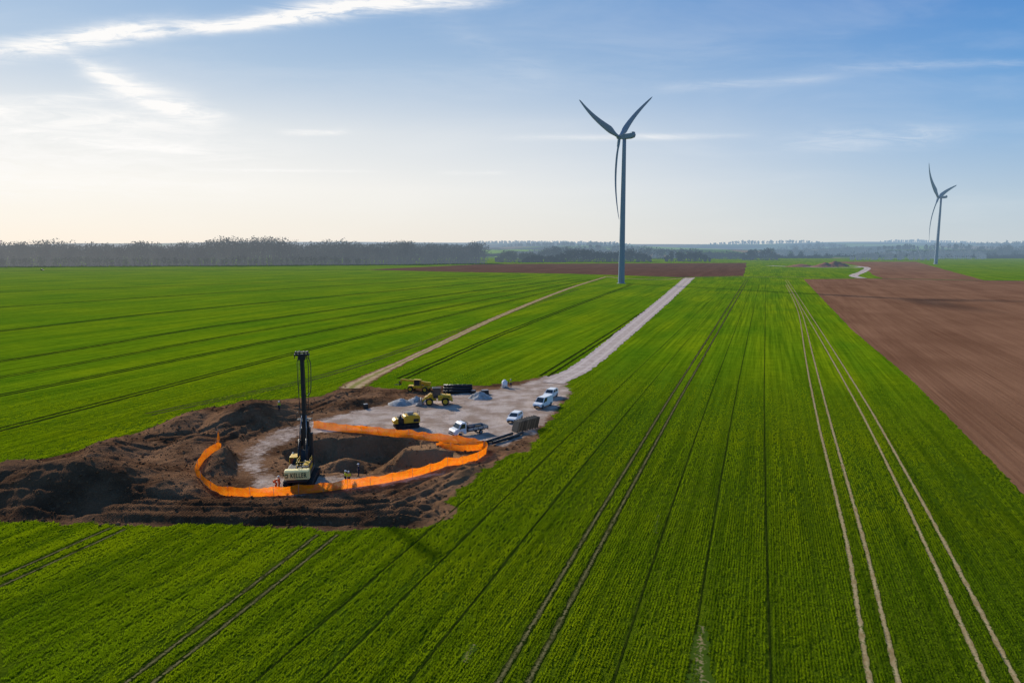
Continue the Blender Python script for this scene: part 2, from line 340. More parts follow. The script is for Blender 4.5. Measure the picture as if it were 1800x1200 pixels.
shade2=road_mat("shaded_wheel_track_with_dry_soil",(0.020,0.028,0.003),(0.30,0.25,0.11),None,(0.014,0.024,0.003),(.74,.98))  # dark base holds the painted crop shade, pale flecks are dry soil
BROWN=[(47,40),(62.9,80.6),(92.2,155.4),(125,249),(203,455),(279,655),(345,668),(436,628),(700,585),(1100,540),(1100,40)]
sheet("field",BROWN,.02,brown,.25,1.0)
sheet("field",[(-202,936),(-42,1261),(462,1354),(247,730),(171,700),(66,793),(-70,849)],.05,brown_d,1.5,6)
sheet("field",[(690,1463),(860,1463),(436,632),(362,668),(400,760),(560,1100)],.05,brown,1,6)
ROADC=[(6,140),(10,152),(17.9,170.5),(39,236.5),(84.5,382),(179,690)]
ribbon("road",[(9,150)]+ROADC[2:],lambda s:5.5+s*.008,.04,gravel_m,1.0,.06)
TRACK=[(-35,144),(-33.8,153.3),(-26,194),(-5,302),(42,505),(98,712)]
ribbon("dirt_track",[(-34.8,144)]+TRACK[1:],lambda s:max(3.3,6-s*.08),.05,track_m,1.0,.08)
ribbon("dirt_track",[(98,712),(112,668),(141,648),(183,690)],5,.06,track_m,2,.05)
ribbon("road",[(140,700),(183,697),(294,701),(345,671),(436,627),(700,585),(1100,540)],4.5,.07,asph,3,.03)
ribbon("road",[(500,1150),(552,1150),(545,1060),(440,860),(363,729),(346,676)],9,.08,gravel_m,5,.04)
ribbon("dirt_track",[(425,1140),(462,1040),(520,1035),(549,1070)],12,.09,gravel_m,5,.08)
ribbon("dirt_track",[(-1200,905),(-700,890),(-350,925),(-200,940)],6,.06,shade,8,.05)
LINES=[]
def wheel(pts,wd,mat,ex=None): 
    LINES.append((pts,ex or wd)); ribbon("wheel_track",pts,wd,.03,mat,.6,.14)
A1=[(218,639),(35.8,145.6),(13.5,84.3),(-1.0,43.8),(-3.2,37)]
wheel(A1,.56,shade2,.66); wheel([(x+2.1,y) for x,y in A1],.56,shade2,.66)
for dx in (-12.5,-6.2,8.0,13.2,19.0): wheel([(x+dx,y) for x,y in A1],.14,shade,.18)
wheel([(-5.2,80),(-18.0,43.8),(-20.2,37)],.14,shade,.18)
TW=.42
wheel([(224,560),(138,329),(73.2,166.5),(51.9,112.3),(34.0,65.7),(24.9,43.8),(22.6,37)],TW,tan)
wheel([(225.6,560),(139.6,329),(75.4,166.5),(54,112.3),(35.8,65.7),(26.9,43.8),(24.4,37)],TW,tan)
wheel([(255,639),(126,289),(68.6,134.3),(47.0,78.3),(33.1,43.8),(30.3,37)],TW,tan)
wheel([(257,639),(128,289),(70.6,134.3),(49,78.3),(35.2,43.8),(32.4,37)],TW,tan)
ribbon("bare_soil",[(13.0,42.8),(13.6,45.5),(14.4,48.5),(15.3,51.0)],lambda s:1.9-.12*s,.034,bare,.25,.2); LINES.append(([(13.3,42),(13.9,46),(14.7,49.0)],.75))
ribbon("bare_soil",[(-3.5,46.2),(-2.9,48.5)],.7,.034,bare,.25,.25); ribbon("bare_soil",[(15.2,69),(16.6,74)],.5,.034,bare,.25,.25)
def pair(pts,gap=1.9,wd=.45,mat=None,ex=None):
    P=[Vector(p_) for p_ in pts]; 
    for sgn in (-1,1):
        Q=[]
        for i,p_ in enumerate(P):
            t=(P[min(i+1,len(P)-1)]-P[max(i-1,0)]).normalized(); Q.append(tuple(p_+Vector((-t.y,t.x))*gap/2*sgn))
        wheel(Q,wd,mat or shade,ex)
pair([(88,663),(-55,218),(-85.2,110.5),(-93,85)],1.9,.8,None,1.1)
pair([(76,651),(-76,225),(-104.8,137),(-118,100)],1.9,.9,None,1.2)
pair([(66,655),(-93,245),(-120,155),(-142,108)],1.9,.8,None,1.2)
pair([(55,663),(-112,268),(-136.3,179.3),(-165,120)],2.0,1.1,None,1.3)
pair([(20,680),(-161,320),(-190,233),(-240,140)],2.0,1.3,None,1.4)
pair([(-10,730),(-214,427),(-268,329),(-350,200)],2.0,1.4)
pair([(10,776),(-290,520),(-420,400)],2.0,1.6)
pair([(48,500),(-31,205),(-46,155),(-66,121)],1.9,.6,shade2,.9)
pair([(98,560),(0,249),(-25.5,155)],1.9,.8,None,1.0); pair([(122,498),(45,268),(7.5,158)],1.9,.7,None,.9)
wheel([(-20.5,68.6),(-26.9,43.8),(-28.8,37)],.5,shade2,.62); wheel([(-18.4,68.6),(-25.0,43.8),(-26.9,37)],.5,shade2,.62)
wheel([(-43.4,70.3),(-47.4,58.4),(-52,46)],.45,shade2,.6); wheel([(-41.6,70.0),(-45.6,58),(-50,46)],.45,shade2,.6)
# ------------------------------------------------------------------ wheat (drilled rows of young plants on the near field)
wm,nt=newmat("wheat_leaf")
oi=nt.new('ShaderNodeObjectInfo'); v1,_,_=rowcoords(nt,.8,.015); sn=nt.noise(v1,1.0,3,.65); pt=nt.noise(nt.pos(),.03,3,.6)
c=nt.mix(nt.m('ADD',nt.m('MULTIPLY',oi.outputs['Random'],.25),nt.ramp(sn,.34,.66)),(0.080,0.142,0.002),(0.185,0.262,0.005))
c=nt.mix(1.0,c,nt.mix(nt.ramp(pt,.3,.7),(.82,.92,1.0),(1.18,1.08,.9)),'MULTIPLY')
tb=nt.new('ShaderNodeBsdfTranslucent'); tcol=nt.mix(1.0,c,(1.85,1.75,.8),'MULTIPLY'); nt.link(tcol,tb.inputs[0])
ms=nt.new('ShaderNodeMixShader'); ms.inputs[0].default_value=.45; nt.link(bsdf(nt,c,.7,.05),ms.inputs[1]); nt.link(tb.outputs[0],ms.inputs[2]); out(nt,ms.outputs[0])
tmpl=[]
for k in range(3):
    V=[];F=[]
    for b in range(16):
        x,y=random.gauss(0,.040),random.uniform(-.30,.30); hgt=random.uniform(.10,.18); w_=random.uniform(.012,.020)
        th=random.uniform(0,6.28); dx,dy=math.cos(th)*w_,math.sin(th)*w_; ln=random.uniform(.02,.09); la=random.uniform(0,6.28); lx,ly=math.cos(la)*ln,math.sin(la)*ln
        i=len(V); V+=[(x-dx,y-dy,0),(x+dx,y+dy,0),(x+dx*.8+lx*.4,y+dy*.8+ly*.4,hgt*.7),(x-dx*.8+lx*.4,y-dy*.8+ly*.4,hgt*.7),(x+lx*1.3,y+ly*1.3,hgt),(x+lx*1.3+.001,y+ly*1.3,hgt)]
        F+=[(i,i+1,i+2,i+3),(i+3,i+2,i+5,i+4)]
    o=mesh_np("wheat_tuft",V,F,wm); o["kind"]="stuff"; o.location=(4+k*.6,50+k,0); tmpl.append(o)
pts=[]
for (y0,y1,den) in ((37,75,16),(75,110,9),(110,150,4),(150,205,2.2)):
    area=.80*(y1*y1-y0*y0); n=int(area*den); y=np.sqrt(rng.uniform(y0*y0,y1*y1,n)); x=rng.uniform(-.80,.80,n)*y; pts.append(np.stack([x,y],1))
pts=np.concatenate(pts); x,y=pts[:,0],pts[:,1]
ca,sa=math.cos(ROW),math.sin(ROW); ac=x*ca-y*sa; al=x*sa+y*ca
SP=.24; ac=np.round(ac/SP)*SP+rng.normal(0,.016,len(ac)); x=ac*ca+al*sa; y=-ac*sa+al*ca
keep=(dirt_sdf(x,y)>.1)&(sdf(x,y,DIRT)>-1.5)&(sdf(x,y,BROWN)>.1)
keep&=(segdist(x,y,ROADC)>3.2)&(segdist(x,y,TRACK)>1.8)
dd=np.hypot(x,y); keep&=rng.random(len(x))<np.clip((250-dd)/110,0,1)
x,y,ac,al=x[keep],y[keep],ac[keep],al[keep]; keep=np.ones(len(x),bool)
for L_,wd in LINES: keep&=segdist(x,y,L_)>(wd*.5+.06)+rng.random(len(x))*.06
x,y,ac,al=x[keep],y[keep],ac[keep],al[keep]
st_=vnoise(ac*.9,al*.02,5)*.5+vnoise(ac*3.3,al*.03,8)*.42+vnoise(x*.5,y*.5,9)*.18
dd=np.hypot(x,y); scl=(.75+.45*st_)*np.clip((230-dd)/90,.2,1); keep=rng.random(len(x))<np.clip(st_*2.4,.4,1)
x,y,scl=x[keep],y[keep],scl[keep]; ncrop=len(x)
me=bpy.data.meshes.new("wheat_crop"); me.vertices.add(len(x)); me.vertices.foreach_set('co',np.stack([x,y,np.zeros_like(x)],1).astype(np.float32).ravel())
setattr_np(me,'scl',scl); setattr_np(me,'rot',-ROW+math.pi*rng.integers(0,2,len(x))+rng.normal(0,.08,len(x)))
a=me.attributes.new('pick','INT','POINT'); a.data.foreach_set('value',rng.integers(0,3,len(x)).astype(np.int32))
crop=bpy.data.objects.new("wheat_crop",me); link(crop); crop["kind"]="stuff"; me.materials.append(wm)
gg=bpy.data.node_groups.new("wheat_planting",'GeometryNodeTree'); gg.interface.new_socket('Geometry',in_out='INPUT',socket_type='NodeSocketGeometry'); gg.interface.new_socket('Geometry',in_out='OUTPUT',socket_type='NodeSocketGeometry')
gi=gg.nodes.new('NodeGroupInput'); go=gg.nodes.new('NodeGroupOutput'); jn=gg.nodes.new('GeometryNodeJoinGeometry')
def na(name,ty):
    n=gg.nodes.new('GeometryNodeInputNamedAttribute'); n.data_type=ty; n.inputs[0].default_value=name; return n.outputs[0]
for k in range(3):
    ip=gg.nodes.new('GeometryNodeInstanceOnPoints'); ob=gg.nodes.new('GeometryNodeObjectInfo'); ob.inputs[0].default_value=tmpl[k]; ob.transform_space='ORIGINAL'
    cm=gg.nodes.new('FunctionNodeCompare'); cm.data_type='INT'; cm.operation='EQUAL'; gg.links.new(na('pick','INT'),cm.inputs[2]); cm.inputs[3].default_value=k
    cx=gg.nodes.new('ShaderNodeCombineXYZ'); gg.links.new(na('rot','FLOAT'),cx.inputs[2])
    gg.links.new(gi.outputs[0],ip.inputs['Points']); gg.links.new(cm.outputs[0],ip.inputs['Selection']); gg.links.new(ob.outputs['Geometry'],ip.inputs['Instance'])
    gg.links.new(cx.outputs[0],ip.inputs['Rotation']); gg.links.new(na('scl','FLOAT'),ip.inputs['Scale']); gg.links.new(ip.outputs[0],jn.inputs[0])
gg.links.new(jn.outputs[0],go.inputs[0]); md=crop.modifiers.new("planting",'NODES'); md.node_group=gg
# ------------------------------------------------------------------ loose clods of earth on the dug ground
cm_,nt=newmat("earth_clod"); dcol,_,_=dirt_color(nt); out(nt,bsdf(nt,dcol,.95,.0))
n=11000; x=rng.uniform(-74,8,n); y=rng.uniform(69,146,n); k_=(dirt_sdf(x,y)<.2)&(sdf(x,y,GRAV)>.4)&(vnoise(x*.25,y*.25,3)>.35); x,y=x[k_],y[k_]; z=height(x,y); n=len(x)
sz=.04+.20*rng.random(n)**4+.04*rng.random(n); oc=np.array([(1,0,0),(0,1,0),(-1,0,0),(0,-1,0),(0,0,1),(0,0,-1)],float)
V=(oc[None]*(sz[:,None,None])*rng.uniform(.6,1.4,(n,6,1)))*np.array([1,1,.75]); an=rng.uniform(0,6.28,n); c_,s_=np.cos(an)[:,None],np.sin(an)[:,None]
V=np.stack([V[:,:,0]*c_-V[:,:,1]*s_+x[:,None],V[:,:,0]*s_+V[:,:,1]*c_+y[:,None],V[:,:,2]+z[:,None]+sz[:,None]*.3],2).reshape(-1,3)
tf=np.array([(0,1,4),(1,2,4),(2,3,4),(3,0,4),(1,0,5),(2,1,5),(3,2,5),(0,3,5)]); F=(tf[None]+np.arange(n)[:,None,None]*6).reshape(-1,3)
o=mesh_np("earth_clods",V,F,cm_); o["kind"]="stuff"
# ------------------------------------------------------------------ far hills
hm_,nt=newmat("far_farmland"); P_=nt.pos(); v=nt.new('ShaderNodeTexVoronoi'); v.inputs['Scale'].default_value=.0026
s=nt.xyz(P_); nt.link(nt.comb(s[0],nt.m('MULTIPLY',s[1],.6)),v.inputs['Vector']); vc=nt.xyz(v.outputs['Color'])
c=nt.mix(nt.ramp(vc[0],.45,.55),(0.08,0.15,0.02),(0.24,0.16,0.09)); c=nt.mix(nt.ramp(vc[1],.6,.65),c,(0.20,0.34,0.03)); c=nt.mix(nt.ramp(nt.noise(P_,.0022,4,.6),.48,.52),c,(0.012,0.02,0.014))
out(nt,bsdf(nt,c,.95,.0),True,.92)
hx=np.linspace(-7000,7000,320); hy=np.linspace(1650,9000,150); ax_,ay_=np.meshgrid(hx,hy); a1,a2=ax_.ravel(),ay_.ravel()
def hillz_np(a1,a2):
    z=-8+0*a1
    for (yc,wd,hg,sd_,sc) in ((2350,380,19,1,600),(3300,480,33,2,900),(4700,700,50,3,1300),(6900,1000,74,4,1900)):
        k=np.clip(-.1+1.7*vnoise(a1/sc+sd_*3.3,a2*0+sd_,200+sd_),0,1.25); yy_=yc+350*(vnoise(a1/1200,a2*0,220+sd_)-.5)
        z=np.maximum(z,-8+(hg*(.35+.65*k)+8)*np.exp(-((a2-yy_)/wd)**2))
    return z+fbm(a1/260,a2/260,103)*3
hz=hillz_np(a1,a2); hz=np.where(a2<1700,-8,hz); n1_,n2_=len(hx),len(hy); idx=np.arange(n1_*n2_).reshape(n2_,n1_)
F=np.stack([idx[:-1,:-1].ravel(),idx[:-1,1:].ravel(),idx[1:,1:].ravel(),idx[1:,:-1].ravel()],1)
hills=struct(mesh_np("hills",np.stack([a1,a2,hz],1),F,hm_,smooth=True))
def hillz(x,y): return max(0,float(hillz_np(np.array([x],float),np.array([y],float))[0]))
# ------------------------------------------------------------------ woods
def foliage(name,c1,c2,amt=1.0):
    m,nt=newmat(name); a=nt.noise(nt.pos(),.05,3,.6); b=nt.noise(nt.pos(),.4,2,.7)
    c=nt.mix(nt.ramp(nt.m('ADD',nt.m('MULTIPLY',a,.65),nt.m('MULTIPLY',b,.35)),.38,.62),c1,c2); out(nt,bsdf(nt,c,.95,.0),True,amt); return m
wood_m=foliage("woodland",(0.055,0.046,0.036),(0.200,0.160,0.110),1.35); wood_d=foliage("dark_woodland",(0.030,0.032,0.024),(0.085,0.078,0.050),1.1); wood_g=foliage("budding_woodland",(0.055,0.055,0.030),(0.14,0.13,0.065),1.2); wood_f=foliage("far_woodland",(0.014,0.02,0.016),(0.035,0.045,0.03),1.0)
def woods(line,depth,height,n,seed,mat,leaf=1.3,per=170,zf=None,hvar=.2):
    r=np.random.default_rng(seed); V=[];F=[]; cnt=0
    P=[Vector(p_) for p_ in line]; seg=[(P[i+1]-P[i]).length for i in range(len(P)-1)]; tl=sum(seg)
    for k in range(n):
        t=(k+r.random())/n*tl; i=0; edge=min(1.0,.35+3.0*min(t,tl-t)/tl)
        while i<len(seg)-1 and t>seg[i]: t-=seg[i]; i+=1
        c=P[i].lerp(P[i+1],min(1,t/seg[i])); dv=(P[i+1]-P[i]).normalized(); off=r.random()**1.3*depth; c=c+Vector((-dv.y,dv.x))*off
        x0,y0=c.x,c.y; z0=zf(x0,y0) if zf else 0
        hgt=(edge if tl<900 else 1)*height*(1-hvar+1.0*hvar*float(vnoise(np.array(x0/110.),np.array(.5),seed))+1.0*hvar*float(vnoise(np.array(x0/24.),np.array(y0/60.),seed+7)))*r.uniform(.88,1.08); cr=hgt*r.uniform(.24,.36)
        tops=[(x0,y0,z0+hgt*.7)]+[(x0+r.normal()*cr*.4,y0+r.normal()*cr*.4,z0+hgt*r.uniform(.5,.78)) for _ in range(4)]
        for j,tp in enumerate(tops):
            b0=(x0,y0,z0) if j==0 else (x0,y0,z0+hgt*r.uniform(.2,.5)); w0=hgt*(.018 if j==0 else .009); w1=w0*.3
            V.append(np.array([(b0[0]-w0,b0[1]-w0,b0[2]),(b0[0]+w0,b0[1]-w0,b0[2]),(b0[0]+w0*.2,b0[1]+w0,b0[2]),(b0[0],b0[1]+w0,b0[2]),
                     (tp[0]-w1,tp[1]-w1,tp[2]),(tp[0]+w1,tp[1]-w1,tp[2]),(tp[0]+w1*.2,tp[1]+w1,tp[2]),(tp[0],tp[1]+w1,tp[2])]))
            F.append(np.array([(0,1,5,4),(1,2,6,5),(2,3,7,6),(3,0,4,7)])+cnt); cnt+=8
        dd=r.normal(size=(per,3)); dd/=np.linalg.norm(dd,axis=1)[:,None]; rr=r.random(per)**.38
        ctr=dd*rr[:,None]*np.array([cr,cr,hgt*.34])+np.array([0,0,hgt*.62]); bump_=np.sin(dd[:,0]*5+k)*np.sin(dd[:,2]*4+k*2)*.12*cr; ctr+=dd*bump_[:,None]
        nu=per//4; ctr[:nu,2]=r.uniform(.3,hgt*.4,nu); ctr[:,2]=np.maximum(ctr[:,2],.5); ctr+=np.array([x0,y0,z0])
        u=r.normal(size=(per,3)); u/=np.linalg.norm(u,axis=1)[:,None]; vv=np.cross(u,r.normal(size=(per,3))); vv/=np.linalg.norm(vv,axis=1)[:,None]
        sz=(leaf*r.uniform(.4,1.1,per))[:,None]; q_=np.stack([ctr-u*sz,ctr-vv*sz*.7,ctr+u*sz,ctr+vv*sz*.7],1).reshape(-1,3)
        V.append(q_); F.append(np.arange(per*4).reshape(-1,4)+cnt); cnt+=per*4
    o=mesh_np("woodland",np.concatenate(V),np.concatenate(F),mat); o["kind"]="stuff"; return o
woods([(-1250,1010),(-1038,1044),(-802,1075),(-473,1142),(-202,1219),(-45,1300)],75,40,820,1,wood_m,1.5,210,hvar=.38)
woods([(-1200,1000),(-800,1062),(-473,1130),(-250,1190)],14,15,120,11,wood_g,1.3,80,hvar=.4)
for k,(xa,ya,xb,yb,dp_,hh,nn,mt) in enumerate([(-30,1400,60,1415,30,24,34,wood_g),(75,1430,300,1455,35,27,75,wood_d),(330,1470,430,1480,25,19,26,wood_d),(20,1390,110,1400,20,14,26,wood_d),
    (60,1720,210,1740,60,31,55,wood_d),(250,1800,620,1760,50,28,80,wood_d),(560,1650,640,1650,30,28,24,wood_d),(700,2000,1250,2100,110,30,120,wood_m),(1300,2000,1900,1900,120,40,150,wood_d),(1050,1800,1250,1790,40,24,34,wood_m),(-20,1900,500,1950,90,35,110,wood_m),(820,1650,1010,1660,40,22,34,wood_m)]):
    woods([(xa,ya),((xa+xb)/2,ya+12),(xb,yb)],dp_,hh,nn,40+k,mt,1.9,110,hvar=.42)
rw=random.Random(5)
for k in range(24):
    yc=rw.choice([2300,2450,3200,3350,4600,4800,6700]); xc=rw.uniform(-.30,.85)*yc; ln=rw.uniform(180,900)*(yc/3500); hh=rw.uniform(16,26)
    woods([(xc-ln/2,yc),(xc,yc+rw.uniform(-40,60)),(xc+ln/2,yc+rw.uniform(-80,80))],rw.uniform(60,220),hh,int(ln/11),60+k,wood_f,4.0,42,zf=hillz,hvar=.4)
# ------------------------------------------------------------------ simple paint materials
def paint(name,col,rough=.45,spec=.5,metal=0,dirt=.25,haze=False,dc=(.16,.12,.09)):
    m,nt=newmat(name); tcn=nt.new('ShaderNodeTexCoord'); n_=nt.noise(tcn.outputs['Object'],1.7,4,.7); n2=nt.noise(tcn.outputs['Object'],9,3,.7)
    f=nt.m('MULTIPLY',nt.ramp(nt.m('ADD',nt.m('MULTIPLY',n_,.6),nt.m('MULTIPLY',n2,.4)),.42,.7),dirt)
    out(nt,bsdf(nt,nt.mix(f,col,dc),rough,spec,None,metal),haze); return m
YEL=paint("yellow_paint",(.72,.42,.012)); BLK=paint("black_steel",(.018,.018,.02),.5,.4,dirt=.3,dc=(.06,.05,.045)); WHT=paint("white_paint",(.80,.80,.79),.3,.5,dirt=.06)
CRM=paint("pale_yellow_paint",(.88,.72,.30),.5,.4,dirt=.05); INK=paint("black_lettering",(.006,.006,.006),.8,.05,dirt=0)
GLS=paint("dark_glass",(.02,.028,.035),.08,.8,dirt=.05); RUB=paint("rubber",(.02,.02,.02),.85,.2,dirt=.5,dc=(.12,.09,.07)); GRY=paint("grey_steel",(.25,.26,.27),.45,.5,.3,dirt=.3)
RED=paint("red_lamp",(.4,.02,.02),.3); LMP=paint("lamp_lens",(.8,.8,.75),.1,.8,dirt=0); CONC=paint("concrete",(.36,.35,.33),.9,.2)
TURB=paint("turbine_coating",(.19,.26,.33),.7,.2,dirt=.05,haze=True,dc=(.17,.22,.27)); ALU=paint("aluminium_panel",(.40,.41,.42),.4,.5,.3)  # white coating toned blue-grey, its backlit shade put into the base colour
HIV=paint("hi_vis_yellow_cloth",(.60,.62,.03),.9,.1,dirt=.15); ORC=paint("orange_red_cloth",(.65,.12,.03),.9,.1,dirt=.2); NVY=paint("navy_cloth",(.02,.025,.05),.9,.1,dirt=.2); SKN=paint("skin",(.45,.26,.18),.6,.3,dirt=0); HLM=paint("white_helmet",(.75,.75,.72),.3); BOOT=paint("boot_leather",(.03,.025,.02),.8)
# ------------------------------------------------------------------ mesh primitives
def bx(bm,c,s,mi=0,rot=None,bev=0.0):
    r=bmesh.ops.create_cube(bm,size=1.0); vs=r['verts']; M=Matrix.Translation(c)@(rot.to_matrix().to_4x4() if rot else Matrix())@Matrix.Diagonal((s[0],s[1],s[2],1))
    bmesh.ops.transform(bm,matrix=M,verts=vs); fs=set(f for v in vs for f in v.link_faces)
    for f in fs: f.material_index=mi
    if bev:
        es=list(set(e for v in vs for e in v.link_edges)); bmesh.ops.bevel(bm,geom=es,offset=bev,segments=2,affect='EDGES',profile=.5)
def cy(bm,p0,p1,r0,r1=None,n=14,mi=0):
    p0,p1=Vector(p0),Vector(p1); r1=r0 if r1 is None else r1; L=(p1-p0).length
    r=bmesh.ops.create_cone(bm,cap_ends=True,segments=n,radius1=r0,radius2=r1,depth=L); vs=r['verts']
    M=Matrix.Translation((p0+p1)/2)@(p1-p0).to_track_quat('Z','Y').to_matrix().to_4x4(); bmesh.ops.transform(bm,matrix=M,verts=vs)
    for f in set(f for v in vs for f in v.link_faces): f.material_index=mi; f.smooth=len(f.verts)==4
def prism(bm,prof,y0,y1,mi=0,bev=0.0,taper=None):
    a=[bm.verts.new((x,y0,z)) for x,z in prof]; b=[bm.verts.new((x,y1,z)) for x,z in prof]; n=len(prof)
    if taper:
        for v in a+b: v.co.y*=taper(v.co.x,v.co.z)
    fs=[bm.faces.new(a),bm.faces.new(b[::-1])]+[bm.faces.new((a[(i+1)%n],a[i],b[i],b[(i+1)%n])) for i in range(n)]
    for f in fs: f.material_index=mi
    bmesh.ops.recalc_face_normals(bm,faces=fs)
    if bev: bmesh.ops.bevel(bm,geom=list(set(e for f in fs[:2] for e in f.edges)),offset=bev,segments=2,affect='EDGES',profile=.5)
def quad(bm,pts,mi=0):
    f=bm.faces.new([bm.verts.new(p_) for p_ in pts]); f.material_index=mi
def mk(name,build,mats,parent=None,loc=(0,0,0),rot=(0,0,0),label=None):
    bm=bmesh.new(); build(bm); me=bpy.data.meshes.new(name); bm.to_mesh(me); bm.free()
    for m in mats: me.materials.append(m)
    o=bpy.data.objects.new(name,me); link(o,parent); o.location=loc; o.rotation_euler=rot
    if label: o["label"]=label
    return o
def add_wheel(parent,x,y,r,wd,rimc=GRY):
    e=bpy.data.objects.new("wheel",None); e.empty_display_size=.2; link(e,parent); e.location=(x,y,r)
    def ty(bm):
        n=24; prof=[(r*.62,-wd/2),(r*.93,-wd/2),(r,-wd*.32),(r,wd*.32),(r*.93,wd/2),(r*.62,wd/2)]; rings=[[bm.verts.new((a*math.cos(k*2*math.pi/n),b,a*math.sin(k*2*math.pi/n))) for a,b in prof] for k in range(n)]
        for k in range(n):
            for j in range(len(prof)):
                bm.faces.new((rings[k][j],rings[(k+1)%n][j],rings[(k+1)%n][(j+1)%6],rings[k][(j+1)%6]))
        bmesh.ops.recalc_face_normals(bm,faces=bm.faces)
        if r>.5:
            for k in range(18): a=k*2*math.pi/18; bx(bm,(math.cos(a)*r,0,math.sin(a)*r),(.05,wd*.9,.09),0,Euler((0,-a,0)))
    mk("tyre",ty,[RUB],e)
    def rm(bm):
        cy(bm,(0,-wd*.42,0),(0,wd*.42,0),r*.63,None,20); s=1 if y>0 else -1; cy(bm,(0,s*wd*.42,0),(0,s*wd*.5,0),r*.2,None,10)
        for k in range(6): a=k*math.pi/3; bx(bm,(math.cos(a)*r*.4,s*wd*.44,math.sin(a)*r*.4),(r*.4,.03,r*.1),0,Euler((0,-a,0)))
    mk("rim",rm,[rimc],e)
# ------------------------------------------------------------------ cars and vans
def car(loc,rz,label,paintm=WHT,kind='hatch',cat="car",group="cars parked on the gravel pad",name="parked_car"):
    root=thing(name,loc,rz,label,cat,group)
    K={'hatch':dict(L=4.2,W=1.78,zb=.30,zh=.95,cab=[(-2.05,1.0),(-1.75,1.46),(.25,1.50),(1.05,.98)],wr=.32,ax=(-1.25,1.35)),
       'suv':dict(L=4.5,W=1.85,zb=.36,zh=1.05,cab=[(-2.2,1.08),(-2.0,1.66),(.3,1.70),(1.05,1.08)],wr=.36,ax=(-1.35,1.4)),
       'van':dict(L=4.9,W=1.9,zb=.36,zh=1.10,cab=[(-2.42,1.1),(-2.38,1.92),(.75,1.95),(1.55,1.1)],wr=.34,ax=(-1.5,1.6))}[kind]
    L,W,zb,zh=K['L']/2,K['W']/2,K['zb'],K['zh']; wr=K['wr']; a0,a1=K['ax']
    def arch(x): return [(x-wr*1.2,zb)]+[(x+math.cos(a)*wr*1.2,zb+.02+math.sin(a)*wr*1.15) for a in (math.pi*.8,math.pi*.6,math.pi*.4,math.pi*.2)]+[(x+wr*1.2,zb)]
    cb=K['cab']
    prof=[(-L,zb+.1)]+arch(a0)+arch(a1)+[(L,zb+.08),(L+.02,zh*.62),(L-.12,zh*.86),(cb[3][0],cb[3][1]),(cb[0][0],cb[0][1]+.02),(-L,zh*.9)]
    tap=lambda x,z: 1-.10*max(0,(abs(x)/L-.55)/.45)**2
    def body(bm):
        prism(bm,prof,-W,W,0,.05,tap)
        (x0,z0),(x1,z1),(x2,z2),(x3,z3)=cb; w0,w1=W*.95,W*.80
        vs=[bm.verts.new(v) for v in [(x0,-w0,z0),(x3,-w0,z3),(x3,w0,z3),(x0,w0,z0),(x1,-w1,z1),(x2,-w1,z2),(x2,w1,z2),(x1,w1,z1)]]
        for f in ((0,1,5,4),(1,2,6,5),(2,3,7,6),(3,0,4,7),(4,5,6,7)): bm.faces.new([vs[i] for i in f])
        bx(bm,((x1+x2)/2,0,z2+.005),((x2-x1)*.9,w1*1.9,.03),0,None,.01)
    mk("body",body,[paintm],root)
    (x0,z0),(x1,z1),(x2,z2),(x3,z3)=cb; w0,w1=W*.95,W*.80
    def panel(nm,c4,nrm,inset):
        ctr=[sum(p_[i] for p_ in c4)/4 for i in range(3)]; ps=[tuple(ctr[i]+(p_[i]-ctr[i])*inset+nrm[i]*.012 for i in range(3)) for p_ in c4]
        def f(bm): quad(bm,ps)
        mk(nm,f,[GLS],root)
    panel("windscreen",[(x3,-w0,z3),(x3,w0,z3),(x2,w1,z2),(x2,-w1,z2)],(.6,0,.7),.88)
    panel("rear_window",[(x0,w0,z0),(x0,-w0,z0),(x1,-w1,z1),(x1,w1,z1)],(-.9,0,.3),.8)
    for s in (-1,1):
        nr=(0,s*.95,.25); xa=x0+(.35 if kind!='van' else (x3-x0)*.62); xm=(xa+x3)/2
        lo=lambda x: (x,s*w0,z0+(z3-z0)*(x-x0)/(x3-x0)+.06)
        if kind=='van': segs=[(xa,x3-.15)]
        else: segs=[(xa,xm-.04),(xm+.04,x3-.12)]
        for (p0,p1) in segs:
            u0=x1+(p0-x0)*(x2-x1)/(x3-x0); u1=x1+(p1-x0)*(x2-x1)/(x3-x0)
            panel("side_window",[lo(p0),lo(p1),(u1,s*w1,z2-.07),(u0,s*w1,z1+(z2-z1)*.5-.07)],nr,.92)
        mk("headlight",lambda bm: bx(bm,(L-.10,s*W*.70,zh*.72),(.16,.34,.15),0,None,.03),[LMP],root)
        mk("tail_light",lambda bm: bx(bm,(-L+.02,s*W*.78,zh*.85),(.08,.16,.3),0,None,.02),[RED],root)
        mk("wing_mirror",lambda bm: bx(bm,(x3-.28,s*(W+.08),z3+.1),(.12,.18,.14),0,None,.03),[paintm if kind!='van' else BLK],root)
        mk("door_handle",lambda bm: bx(bm,((xa+xm)/2,s*(W+.01),zh*.86),(.16,.03,.035),0),[BLK],root)
    mk("grille",lambda bm:bx(bm,(L+.0,0,zh*.56),(.07,W*1.0,.16),0,None,.02),[BLK],root)
    mk("bumper",lambda bm:bx(bm,(L-.02,0,zb+.14),(.1,W*1.5,.12),0,None,.02),[BLK],root)
    for s in (-1,1):
        for ax in K['ax']: add_wheel(root,ax,s*(W-.12),wr,.22)
    return root
def on(x,y,dz=0): return (x,y,H(x,y)+dz)
car(on(0.5,116.4),R(250),"white hatchback with dark windows parked on the gravel pad",kind='hatch')
car(on(7.8,135.2),R(246),"white estate car parked behind a van on the gravel",kind='suv')
car(on(5.9,127.2),R(238),"white panel van parked on the edge of the gravel road",kind='van',cat="van",name="parked_van")
car((-625,913,.1),R(0),"dark car standing on a lane beyond the green field",paintm=BLK,kind='suv',group=None)
